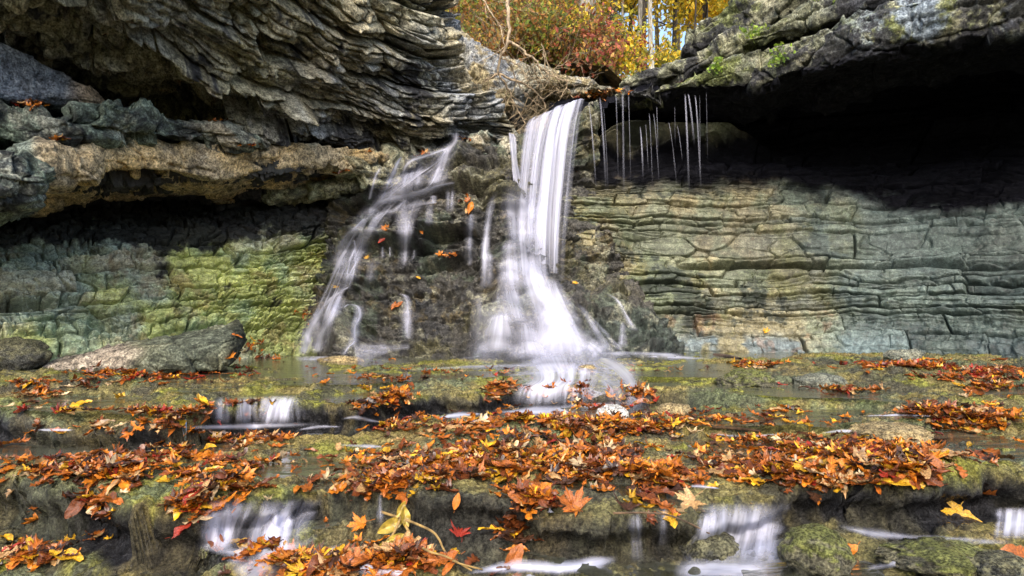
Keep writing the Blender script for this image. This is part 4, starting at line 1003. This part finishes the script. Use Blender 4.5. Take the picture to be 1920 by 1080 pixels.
# singled-out leaves of the photograph
def on_rock(px, py, off=.015):
    Y = float(zlook(np.array([px]), np.array([py]))[0]) - off; return at(px, py, Y)
SPECIAL = [  # px, py, size, kind, colour, normal, spin, label
 (1803,960,0.175,'maple','golden yellow',(-.2,-.9,.35),2.6,'large yellow three pointed leaf stuck on the dark face of the right ledge'),
 (146,948,0.135,'beech','reddish brown',(.1,-.9,.3),3.2,'rust brown pointed leaf hanging down over the black left ledge'),
 (1078,950,.16,'maple','rusty orange',(.1,-.75,.6),.9,'big orange maple leaf draped over the front edge of the central ledge'),
 (1690,905,0.170,'beech','golden yellow',(0,-.35,.9),1.7,'yellow green toothed leaf lying in front of the right hand drift'),
 (1585,1038,0.120,'beech','bright orange',(-.3,-.5,.8),2.2,'single orange leaf resting on the mossy round boulder'),
 (862,1003,.11,'maple','dull red',(.1,-.4,.9),.3,'red maple leaf on the small wet shelf under the central ledge'),
 (680,982,0.130,'maple','bright orange',(0,-.4,.9),2.0,'small orange oak like leaf alone on the pale shelf at bottom centre'),
 (856,941,.07,'beech','bright orange',(0,-.8,.5),.2,'small upright orange leaf on the rim of the central ledge'),
 (125,1044,0.170,'beech','golden yellow',(0,-.25,1),1.6,'long yellow leaf flat on the wet rock in the bottom left corner'),
 (402,1012,0.140,'beech','reddish brown',(.3,-.6,.7),1.2,'brown curled leaf capping the small green stone'),
 (1850,927,0.240,'maple','rusty orange',(0,-.15,1),1.4,'wide orange leaf flat on wet rock near the right edge'),
 (1103,745,.09,'maple','rusty orange',(.1,-.95,.2),.2,'upright rusty leaf standing alone left of the white stone'),
 (1415,1040,0.000,'maple','tan',(0,0,1),0,''),
 (960,1052,0.140,'beech','rusty orange',(.3,-.9,.3),.3,'tall brown orange leaf standing on edge at the bottom centre'),
 (620,1072,0.160,'maple','tan',(0,-.2,1),.3,'pale tan leaf flat at the bottom edge beside the white foam'),
 (1905,1050,0.220,'beech','rusty orange',(0,-.4,.9),2.3,'long rusty leaf on the dark stone in the bottom right corner'),
 (1300,940,0.160,'maple','tan',(0,-.5,.8),2.4,'tan leaf hanging on the lip beside the misty cascade'),
 (882,388,0.186,'beech','bright orange',(.2,-.9,.3),.5,'bright orange leaf stuck on dark rock between the two streams'),
 (878,375,0.124,'maple','rusty orange',(0,-.9,.3),1.5,'rusty leaf just above the orange one between the two streams'),
 (722,430,0.149,'maple','bright orange',(0,-.9,.4),.4,'orange maple leaf on the dark rock of the side cascade'),
 (716,450,0.136,'beech','dull red',(0,-.9,.4),2.9,'reddish leaf just below the orange one on the side cascade'),
 (790,434,0.087,'beech','bright orange',(0,-.9,.4),1.0,'small orange leaf right of the middle strand of the side cascade'),
 (688,484,0.099,'maple','golden yellow',(0,-.9,.4),1.0,'yellow leaf on the rock shelf in the middle of the side cascade'),
 (632,538,0.136,'maple','golden yellow',(0,-.8,.5),1.0,'golden leaf beside the bright left strand of the side cascade'),
 (738,573,0.124,'beech','rusty orange',(0,-.9,.4),.1,'left one of two brown leaves on the grey rock face'),
 (748,571,0.124,'beech','rusty orange',(0,-.9,.4),5.9,'right one of two brown leaves on the grey rock face'),
 (826,478,0.161,'maple','bright orange',(0,-.6,.8),1.5,'orange leaf lying on the small ledge left of the main fall'),
 (848,476,0.136,'beech','rusty orange',(0,-.6,.8),1.5,'rusty leaf at the right end of the small ledge left of the main fall'),
 (784,520,0.074,'beech','golden yellow',(0,-.8,.5),1.5,'small yellow leaf below the small ledge left of the main fall'),
 (1077,530,0.087,'beech','golden yellow',(0,-.8,.5),1.8,'pale yellow leaf on the wet rock right of the main fall'),
 (568,580,0.149,'maple','bright orange',(0,-.8,.5),.7,'orange leaf at the left edge of the side cascade'),
 (433,670,0.161,'maple','bright orange',(0,-.6,.8),1.2,'bright orange leaf at the right end of the fallen wedge of rock'),
 (1437,622,0.124,'maple','golden yellow',(0,-.9,.4),1.0,'lone yellow leaf on the green right hand wall')]
for i, (px, py, sz, kind, c, n, spin, lab) in enumerate(SPECIAL):
    if sz: put_leaf(on_rock(px, py), np.array(n, float), sz, kind, i % 6, c, spin, lab)
# the 260 largest in the picture are leaves of their own, the rest is litter
def spot(P):
    px, py = float(img(P)[0]), float(img(P)[1])
    return px, py
vis = [l for l in LV]
vis.sort(key=lambda l: -l[2] / l[0][1] * (1 if -20 < spot(l[0])[0] < 1940 and spot(l[0])[1] < 1085 else .2))
KN = {'maple': 'maple', 'oak': 'oak', 'beech': 'oval beech'}
made = 0
for l in vis[:260]:
    P, n, size, kind, curl, c, spin, phrase, tl = l
    pose = 'flat' if tl < .22 else ('tilted' if tl < .5 else 'upright')
    sz = 'small ' if size < .10 else ('large ' if size > .145 else '')
    px, py = spot(P)
    curls = ['gently cupped', 'curled', 'rippled', 'wavy', 'bent', 'folded'][curl]
    lab = f'{sz}{curls} {c} {KN[kind]} leaf lying {pose} {phrase}'
    if len(lab.split()) > 16: lab = f'{sz}{c} {KN[kind]} leaf {pose} {phrase}'
    if len(lab.split()) > 16: lab = f'{sz}{c} leaf {pose} {phrase}'
    put_leaf(P, n, size, kind, curl, c, spin, lab, 'fallen autumn leaves on the stream bed')
rest = vis[260:]
# leaves caught on the ledges and at the lip of the falls
for (px, py, rx, ry, n) in [(1112,180,22,6,60),(1150,172,26,4,40),(60,196,40,5,30),(475,272,14,3,8),(405,226,16,3,6),(120,262,16,4,8),(570,590,12,14,14),(470,650,24,18,26),(500,672,30,8,20),(790,285,14,6,10),(870,262,14,4,10),(640,322,8,3,5),(875,380,14,14,8),(1270,150,20,5,10),(700,282,10,3,4),(832,478,20,4,8)]:
    for k in range(n):
        x, y = px + rs.randn() * rx * .6, py + rs.randn() * ry * .6
        P = on_rock(x, y, .02)
        nn = np.array([rs.randn() * .4, -.5 + rs.randn() * .3, .8]); nn /= np.linalg.norm(nn)
        rest.append([P, nn, rs.uniform(.07, .14), KINDS[rs.randint(4)], rs.randint(6), names[rs.choice(len(names), p=wts)], rs.rand() * 6.28, '', 0])
def merge_leaves(name, L, mat, **props):
    Vs, Ts, Cs = [], [], []; o = 0
    for P, n, size, kind, curl, c, spin, _, _ in L:
        V, T, br = SHAPES[(kind, curl)]
        Vs.append((V * np.array([rs.uniform(.5, 1), rs.uniform(.75, 1), 1]) @ (frame(n, spin) * size).T) + P); Ts.append(T + o); o += len(V)
        Cs.append(np.array(LCOL[c])[None, :] * br[:, None] * rs.uniform(.45, 1.25))
    return link(name, raw_mesh(name, np.concatenate(Vs), np.concatenate(Ts), np.concatenate(Cs)), mat, **props)
merge_leaves('leaf_litter', rest, M_leaf, kind='stuff', label='carpet of wet orange and brown autumn leaves on the stream bed')
# ------------------------------------------------------------------ stones, sticks and plants
def stone_mesh(name, size, seed, colfn, sub=5, rough=.16):
    import bmesh
    bm = bmesh.new(); bmesh.ops.create_icosphere(bm, subdivisions=sub, radius=1)
    V = np.array([v.co[:] for v in bm.verts]); F = np.array([[v.index for v in f.verts] for f in bm.faces]); bm.free()
    fc, _ = facets(V[None] + seed * 3.1, 1.3, seed); f1 = fbm(V[None] + seed * 5.3, 1.1, 4, seed); f2 = fbm(V[None], 5, 4, seed + 2)
    d = 1 + rough * (1.0 * fc[0] + 1.1 * f1[0] + .35 * f2[0])
    V2 = V * d[:, None] * np.array(size)
    return raw_mesh(name, V2, F, colfn(V, f1[0], f2[0]), {'wet': np.full(len(V), .4)})
def mossy(V, a, b): return mix(mix((.08, .075, .05), (.13, .12, .07), .5 + a), (.12, .13, .03), .85 * sstep(.15, .4, V[:, 2] * .8 + .7 * b + .5 * a))
def darkst(V, a, b): return mix((.05, .05, .042), (.11, .105, .06), sstep(-.1, .6, V[:, 2] + b))
def tanst(V, a, b): return mix((.36, .27, .13), (.26, .2, .1), .5 + a)
def whitest(V, a, b): return mix((.60, .58, .54), (.42, .39, .34), .4 + a)
def greyst(V, a, b): return mix((.20, .20, .15), (.13, .14, .11), .5 + a)
ST = [  # px, py of the base, width px, height px, depth ratio, colours, label, category
 (1528,1066,128,70,1.0,mossy,'round boulder with a bright yellow green mossy top at the bottom right','boulder'),
 (1335,1060,112,62,1.0,darkst,'dark wet boulder in the misty cascade at the bottom right','boulder'),
 (1668,814,140,20,1.1,tanst,'flat tan stone among leaves on the right','stone'),
 (1148,783,60,25,.8,whitest,'bright white stone among upright leaves','stone'),
 (957,668,96,16,1.0,darkst,'low dark dome of rock in the foam at the foot of the falls','boulder'),
 (1100,693,36,9,1.0,tanst,'small brown stone standing in the shallow flow below the falls','stone'),
 (402,1040,46,26,1.0,mossy,'small green stone under a brown leaf in the bottom left pool','stone'),
 (1690,672,64,20,.8,greyst,'grey stone at the foot of the right wall','stone'),
 (780,672,40,6,.6,tanst,'pale flat tan stone at the edge of the pool left of the falls','stone'),
 (1265,775,60,20,.8,tanst,'buff stone right of the white stone','stone'),
 (640,680,90,12,.6,tanst,'low tan stone on the mossy ledge below the side cascade','stone'),
 (1400,722,110,30,.9,mossy,'rounded mossy stone on the upper ledge right of centre','boulder'),
 (1540,724,100,22,.9,greyst,'grey green stone on the upper ledge beside the orange leaves','boulder'),
 (1760,1050,200,30,.8,mossy,'low broad mossy rock in the bottom right stream','boulder'),
 (1880,1070,120,30,.8,darkst,'dark stone in the bottom right corner','boulder'),
 (960,1016,120,18,.6,darkst,'dark slab of stone under the central ledge','stone'),
 (30,690,110,50,.8,darkst,'dark lichen speckled boulder at the left edge under the wall','boulder')]
for i, (px, py, wp, hp, dr, cf_, lab, cat) in enumerate(ST):
    P = bed_px(np.array([px]), np.array([py]))[0][0]; Y = P[1] + .02
    c = at(px, py - hp * (.40 if hp > 45 else .16), Y); sx = wp / 2 / FPX * Y; sz = max(hp * (.62 if hp > 45 else .84) / FPX * Y, .02)
    me = stone_mesh(cat, (sx, sx * dr, sz), 900 + i, cf_, rough=.10 if cf_ is whitest else .17)
    o = link(cat, me, M_bed, label=lab, category=cat); o.location = c; o.rotation_euler = (0, 0, rnd.uniform(-.4, .4))

def tube_arrays(path, radii, n=7):
    p = np.array(path, float); r = np.asarray(radii, float)
    t = np.gradient(p, axis=0); t /= np.linalg.norm(t, axis=1, keepdims=True) + 1e-9
    ref = np.array([.31, .2, .93]); a = np.cross(t, ref); a /= np.linalg.norm(a, axis=1, keepdims=True) + 1e-9; b = np.cross(t, a)
    an = np.linspace(0, 2 * math.pi, n, endpoint=False)
    V = p[:, None] + r[:, None, None] * (np.cos(an)[None, :, None] * a[:, None] + np.sin(an)[None, :, None] * b[:, None])
    i = np.arange(len(p) * n).reshape(len(p), n)
    j = np.roll(i, -1, axis=1)
    F = np.stack([i[:-1], j[:-1], j[1:], i[1:]], -1).reshape(-1, 4)
    return V.reshape(-1, 3), F
def tubes_mesh(name, tubes, col, n=7):
    Vs, Fs, Cs = [], [], []; o = 0
    for path, rad in tubes:
        V, F = tube_arrays(path, rad, n); Vs.append(V); Fs.append(F + o); o += len(V)
    V = np.concatenate(Vs); c = np.asarray(col, np.float32) * (1 + .35 * fbm(V[None], 9, 3, 5)[0])[:, None]
    return raw_mesh(name, V, np.concatenate(Fs), c, {'wet': np.zeros(len(V))})
def bark_material():
    m, ns, ls = nodes('bark')
    att = N(ns, 'ShaderNodeAttribute', attribute_name='Col'); tc = N(ns, 'ShaderNodeTexCoord')
    mp = N(ns, 'ShaderNodeMapping'); mp.inputs['Scale'].default_value = (1, 1, .22); ls.new(tc.outputs['Object'], mp.inputs[0])
    n = N(ns, 'ShaderNodeTexNoise'); n.inputs['Scale'].default_value = 24; n.inputs['Detail'].default_value = 6; ls.new(mp.outputs[0], n.inputs[0])
    c = mixc(ns, ls, 1.0, att.outputs['Color'], maprange(ns, ls, n.outputs['Fac'], .35, .65, .45, 1.45), 'MULTIPLY')
    p = N(ns, 'ShaderNodeBsdfPrincipled'); ls.new(c, p.inputs[0]); p.inputs['Roughness'].default_value = .85
    bp = N(ns, 'ShaderNodeBump'); bp.inputs['Distance'].default_value = .03; ls.new(n.outputs['Fac'], bp.inputs['Height']); ls.new(bp.outputs[0], p.inputs['Normal'])
    o = N(ns, 'ShaderNodeOutputMaterial'); ls.new(p.outputs[0], o.inputs[0]); return m
M_bark = bark_material()
def smooth_path(pts, n=24):
    p = np.array(pts, float); k = knots_of(p); return catmull(p, k, np.linspace(0, k[-1], n))
def stick(name, pts, r0, r1, col, label, cat='stick'):
    p = smooth_path([on_rock(x, y, off) for x, y, off in pts])
    return link(name, tubes_mesh(name, [(p, np.linspace(r0, r1, len(p)))], col), M_bark, label=label, category=cat)
stick('stick', [(1335,800,.03),(1380,803,.04),(1426,808,.03)], .012, .007, (.09,.05,.03), 'dark stick poking out of the right end of the central drift')
stick('stick', [(1340,667,.05),(1360,668,.06),(1388,673,.04)], .03, .015, (.07,.045,.03), 'short dark stick lying at the edge of the foam below the right wall')
stick('stick', [(1150,962,.05),(1250,965,.05),(1330,1000,.05)], .004, .003, (.10,.06,.03), 'thin twig stretched in front of the misty cascade')
# --- yellowing vine on the bottom centre
vn = empty('vine', tuple(on_rock(720, 965, .03)), 'bare yellowish vine with a few wilted leaves arching over the bottom centre rocks', 'vine')
vp = [smooth_path([on_rock(715,960,.03), on_rock(770,978,.07), on_rock(815,1000,.08), on_rock(832,1030,.06), on_rock(850,1052,.05), on_rock(905,1068,.04)]),
      smooth_path([on_rock(752,970,.05), on_rock(775,1010,.08), on_rock(800,1032,.07), on_rock(840,1045,.05), on_rock(885,1070,.04)]),
      smooth_path([on_rock(752,970,.05), on_rock(738,1000,.06), on_rock(722,1020,.05), on_rock(712,1050,.04)])]
part('stem', tubes_mesh('stem', [(p, np.linspace(.006, .003, len(p))) for p in vp], (.30,.19,.06)), M_bark, vn)
for (x, y, s, sp) in [(733,985,.12,2.9),(760,970,.09,1.0),(716,1030,.10,3.0),(752,955,.07,.4),(746,1010,.09,2.6)]:
    V, T, br = SHAPES[('beech', 2)]
    V2 = V @ (frame(np.array([.3, -.85, .3]), sp) * s).T + on_rock(x, y, .07)
    part('leaf', raw_mesh('leaf', V2, T, np.array((.42,.30,.05))[None] * br[:, None]), M_leaf, vn)

# --- foliage: many small folded leaves
def foliage_mesh(name, C, sizes, cols, rs, up=.3):
    n = len(C); d = rs.randn(n, 3); d[:, 2] = np.abs(d[:, 2]) * up + d[:, 2] * (1 - up); d /= np.linalg.norm(d, axis=1, keepdims=True)
    x = np.cross(d, rs.randn(n, 3)); x /= np.linalg.norm(x, axis=1, keepdims=True); y = np.cross(d, x)
    s = sizes[:, None]
    V = np.stack([C - y * s, C + x * s * .55 + d * s * .22 - y * s * .1, C + y * s, C - x * s * .55 + d * s * .22 - y * s * .1], 1)
    i = np.arange(n)[:, None] * 4
    F = np.concatenate([i + [0, 1, 2], i + [0, 2, 3]])
    c = np.repeat(cols, 4, axis=0) * rs.uniform(.85, 1.15, (n * 4, 1))
    return raw_mesh(name, V.reshape(-1, 3), F, c, smooth=False)
def pick(rs, pal, n):
    pal = np.array(pal); c = pal[rs.randint(len(pal), size=n)]; return c * rs.uniform(.6, 1.35, (n, 1))
YEL = [(.85,.58,.03), (.90,.68,.05), (.80,.46,.02), (.85,.68,.08), (.50,.44,.04)]
GRN = [(.18,.24,.03), (.30,.32,.04), (.12,.17,.03), (.45,.38,.04)]
RED = [(.38,.10,.05), (.46,.18,.08), (.34,.08,.05), (.46,.26,.06), (.16,.15,.04)]
ORG = [(.42,.20,.05), (.36,.15,.04), (.48,.31,.05), (.24,.12,.04), (.16,.17,.04), (.22,.20,.05)]
def land_z(X, Y):
    X, Y = np.atleast_1d(X).astype(float), np.atleast_1d(Y).astype(float)
    return plateau(X, Y) + .35 * fbm(np.stack([X, Y, X * 0], -1), .35, 4, 401)
def bank_point(px, py):
    Ys = np.linspace(10.7, 60, 500); X = (px - CX) / FPX * Ys; Zr = -(py - HY) / FPX * Ys
    h = land_z(X, Ys) > Zr
    i = int(np.argmax(h)) if h.any() else 60
    return np.array([X[i], Ys[i], float(land_z(X[i], Ys[i])[0])])
def branchy(rs, p, d, L, r, depth, out, drop=0., spread=.7):
    n = 7; pts = [p]; q = p.copy(); dd = d.copy()
    for i in range(n):
        dd = dd + rs.randn(3) * .16 + np.array([0, 0, -drop]); dd /= np.linalg.norm(dd); q = q + dd * L / n; pts.append(q.copy())
    out.append((np.array(pts), np.linspace(r, r * .55, n + 1)))
    if depth == 0: return
    for k in range(rs.randint(2, 4)):
        i = rs.randint(3, n + 1); d2 = dd + rs.randn(3) * spread; d2 /= np.linalg.norm(d2)
        branchy(rs, pts[i], d2, L * rs.uniform(.5, .8), r * .55, depth - 1, out, drop, spread)
rs = np.random.RandomState(21)
SHR = [  # px, py, radius m, palette, label
 (905,40,.55,ORG+GRN,'orange and green shrub right above the smooth grey boulder'),(950,20,.6,RED+ORG,'reddish shrub at the top edge of the picture above the hanging roots'),(1000,30,.6,ORG+RED,'orange red shrub between the roots and the big grey trunk'),
 (1050,25,.55,RED+ORG,'bright red shrub touching the left of the big grey trunk'),(930,85,.5,ORG,'brown orange shrub behind the fork of the hanging roots'),(985,80,.55,GRN+ORG,'olive green shrub at the middle of the bank'),
 (1035,75,.55,ORG+RED,'rusty shrub below the big grey trunk'),(1080,90,.5,YEL+ORG,'yellow tinged shrub at the foot of the big grey trunk'),(1010,115,.45,GRN+ORG,'low green shrub on the edge of the pale rock'),
 (1060,125,.45,ORG+GRN,'low brownish shrub over the right end of the pale rock'),(1105,120,.45,RED,'red sapling shrub between bank and stream gap'),(1125,150,.4,ORG,'small tawny shrub beside the blunt caprock nose'),
 (1140,100,.4,RED+YEL,'pinkish red shrub left of the thin pale trunks'),(1150,130,.45,GRN+YEL,'green yellow shrub over the gap of the stream'),(880,10,.5,ORG+YEL,'tawny shrub at the very top left of the bank'),
 (1165,70,.3,GRN+YEL,'light green shrub among the thin trunks'),(1185,118,.3,GRN+YEL,'yellow green shrub at the foot of the thin trunks'),(1245,105,.35,YEL+GRN,'yellow shrub just behind the blunt caprock nose'),(970,140,.35,ORG,'small dry shrub hanging over the pale rock edge')]
for px, py, R, pal, lab in SHR:
    b = bank_point(px, py + 22)
    if px > 1120: b = at(px, py + 25, 12.5 + (px - 1120) * .03); b[2] = max(b[2], 2.6)
    e = empty('shrub', tuple(b), lab, 'shrub', 'autumn shrubs on the bank above the falls')
    tw = []
    for k in range(5): branchy(rs, b, np.array([rs.randn() * .5, -.3 + rs.randn() * .4, 1.]), R * 1.3, .012, 2, tw)
    part('stem', tubes_mesh('stem', tw, (.15,.10,.06), 5), M_bark, e)
    n = 950; cl = b + np.array([0, -.1, R * .75]) + rs.randn(26, 3) * R * np.array([.62, .5, .5])
    C = cl[rs.randint(26, size=n)] + rs.randn(n, 3) * R * .22
    part('foliage', foliage_mesh('foliage', C, rs.uniform(.025, .06, n), pick(rs, pal, n), rs), M_foliage, e)
# ground cover of the bank
n = 9000; px = rs.uniform(830, 1300, n); Yc = rs.uniform(10.8, 19, n); Xc = (px - CX) / FPX * Yc
C = np.stack([Xc, Yc, land_z(Xc, Yc) + rs.uniform(.02, .22, n)], -1)
link('ground_cover', foliage_mesh('ground_cover', C, rs.uniform(.03, .07, n), pick(rs, ORG + GRN + [(.16,.10,.05)] * 4, n), rs), M_foliage, kind='stuff', label='dry leaves and low plants covering the bank')

# --- bare roots and branches hanging from the bank
rt = empty('bare_branch', tuple(at(954, 40, 9.6)), 'tangle of bare pale branches hanging down from the bank over the cliff', 'branch')
def P9(px, py, Y=9.25): return at(px, py, Y)
main = [([(950,-20),(954,30),(954,60),(953,80),(944,97),(938,112),(934,138)], .030), ([(934,138),(922,145),(908,152)], .018), ([(934,138),(955,148),(978,155),(1002,170),(1018,190),(1022,206)], .018),
        ([(954,78),(980,95),(1000,110),(1020,133),(1048,148),(1066,153)], .020), ([(1062,152),(1065,168),(1072,178),(1077,190)], .010), ([(936,140),(950,160),(958,180),(970,205),(985,232)], .014), ([(940,110),(972,120),(985,104)], .010),
        ([(1000,112),(1006,140),(1012,150),(1006,165)], .010), ([(1024,135),(1022,112),(1015,80)], .010), ([(905,0),(925,30),(942,60),(945,95)], .010), ([(958,120),(968,150),(990,180),(1012,200)], .010), ([(945,150),(952,175),(940,195),(935,210)], .010), ([(918,170),(925,190),(932,205)], .007)]
tb = []
for pts, r in main:
    p = smooth_path([P9(x, y, 9.3 - .25 * math.sin(y * .02)) for x, y in pts], 22); p[1:-1] += rs.randn(20, 3) * .008
    tb.append((p, np.linspace(r, r * .5, len(p))))
part('limb', tubes_mesh('limb', tb, (.36,.27,.17), 6), M_bark, rt)
tw = []
for p, r in list(tb):
    for k in range(4):
        i = rs.randint(3, len(p)); d = np.array([rs.randn() * .8, rs.randn() * .35, -.5 + rs.randn() * .5]); d /= np.linalg.norm(d)
        branchy(rs, p[i], d, rs.uniform(.22, .5), .006, 2, tw, .0, .6)
part('twig', tubes_mesh('twig', tw, (.33,.25,.15), 4), M_bark, rt)

# --- trees above the falls
def tree(px, base_py, Y, r, lean, col, label, H=9., crown=None, pal=YEL, dens=2600, low=.45):
    b = at(px, base_py, Y); b[2] = min(b[2], float(land_z(b[0], b[1])[0]) + .3) if px < 1120 else b[2]
    e = empty('tree', tuple(b), label, 'tree', 'autumn trees above the falls')
    n = 30; t = np.linspace(0, 1, n)
    p = b + np.stack([lean * H * t + .06 * np.sin(t * 7 + px), 0 * t + .05 * np.sin(t * 5 + px), H * t - .4], -1)
    rad = r * (1 - .65 * t) + r * .9 * np.exp(-t / .03)
    tubes = [(p, rad)]; tips = []
    for k in range(11):
        i = rs.randint(int(n * low), n - 1); a = rs.rand() * 6.283
        out = []; branchy(rs, p[i], np.array([math.cos(a), math.sin(a), .35]), rs.uniform(1.0, 2.2), r * .35, 2, out, -.02, .6)
        tubes += out; tips += [o[0][-1] for o in out]
    part('trunk', tubes_mesh('trunk', tubes, col, 8), M_bark, e)
    tips = np.array(tips); C = tips[rs.randint(len(tips), size=dens)] + rs.randn(dens, 3) * .38
    part('crown', foliage_mesh('crown', C, rs.uniform(.05, .10, dens) * (1 + max(0, Y - 17) * .05), pick(rs, pal, dens), rs), M_foliage, e)
G_, D_, W_ = (.22,.20,.16), (.06,.05,.04), (.36,.34,.28)
tree(1103,58,12.2,.16,.04,G_,'big grey trunk leaning at the top of the bank',9,low=.6)
tree(1222,120,15.5,.055,.005,W_,'slim pale trunk nearest the caprock',9,low=.55)
tree(1194,112,16.5,.06,.02,G_,'slim grey trunk left of the pale one',9,low=.5)
tree(1172,100,18,.04,-.01,G_,'thin sapling among the slim trunks',7,pal=YEL+GRN,low=.2)
tree(1205,110,19,.12,.01,D_,'dark straight trunk behind the slim pale ones',10,low=.3)
tree(1150,90,19.5,.12,-.02,D_,'dark trunk right of the big grey one',10,pal=YEL+GRN,low=.3)
tree(1258,110,21,.07,.06,D_,'thin dark trunk leaning right behind the caprock',10,low=.15,dens=7000)
tree(1320,100,22,.10,.0,D_,'dark trunk above the topmost caprock slab',11,low=.15,dens=7000)
tree(1290,100,26,.09,.0,G_,'grey trunk deep in the yellow leaves',12,low=.12,dens=8000)
tree(1235,110,27,.09,-.02,G_,'far grey trunk behind the slim pale one',12,low=.12,dens=8000)
tree(1365,80,24,.10,.03,D_,'rightmost dark trunk above the caprock',11,low=.15,dens=7000)
tree(1185,110,29,.10,.0,D_,'farthest dark trunk left of the pale one',13,low=.12,dens=8000)
tree(1130,90,30,.10,.0,D_,'far dark tree behind the big grey trunk',13,pal=YEL+GRN,low=.12,dens=8000)
tree(1420,60,28,.10,.0,G_,'far grey tree beyond the caprock at the right',12,low=.1,dens=8000)
tree(1270,110,32,.10,.0,G_,'far yellow tree seen through the gap right of the pale trunk',13,low=.1,dens=8000)
tree(1300,105,18,.03,.01,D_,'thin young yellow tree just behind the topmost slab',7,low=.1,dens=3000)
tree(1340,100,33,.10,.0,G_,'far golden tree deepest behind the topmost slab',14,low=.1,dens=8000)
tree(1060,40,18,.09,.0,G_,'slender grey tree up the bank behind the red shrubs',9,pal=ORG+YEL,low=.2)
tree(960,20,16,.06,.0,G_,'small tree at the top of the bank above the roots',8,pal=ORG+GRN,low=.15)

# --- green sprigs growing on the caprock
for i, (px, py, s, lab) in enumerate([(1415,74,.20,'small bright green sprig on the lower caprock slab, nearest the trees'),(1487,50,.18,'little green sprig in the dark crack of the caprock'),(1537,46,.30,'biggest leafy green sprig growing from the caprock crack'),(1340,135,.16,'green sprig near the lower lip of the caprock'),(1458,118,.18,'pale green sprig low on the mossy caprock face')]):
    b = on_rock(px, py + 8, .03)
    e = empty('plant', tuple(b), lab, 'plant', 'green sprigs on the caprock')
    tw = []
    for k in range(5): branchy(rs, b, np.array([rs.randn() * .6, -.7, .8 + rs.rand() * .5]), s * .9, .004, 1, tw)
    part('stem', tubes_mesh('stem', tw, (.14,.18,.05), 4), M_bark, e)
    tips = np.concatenate([t[0][3:] for t in tw]); n = 60
    part('foliage', foliage_mesh('foliage', tips[rs.randint(len(tips), size=n)] + rs.randn(n, 3) * .02, rs.uniform(.02, .04, n), pick(rs, [(.28,.42,.04),(.20,.34,.04),(.38,.46,.08)], n), rs), M_foliage, e)
print('script', round(time.time() - T0, 1))
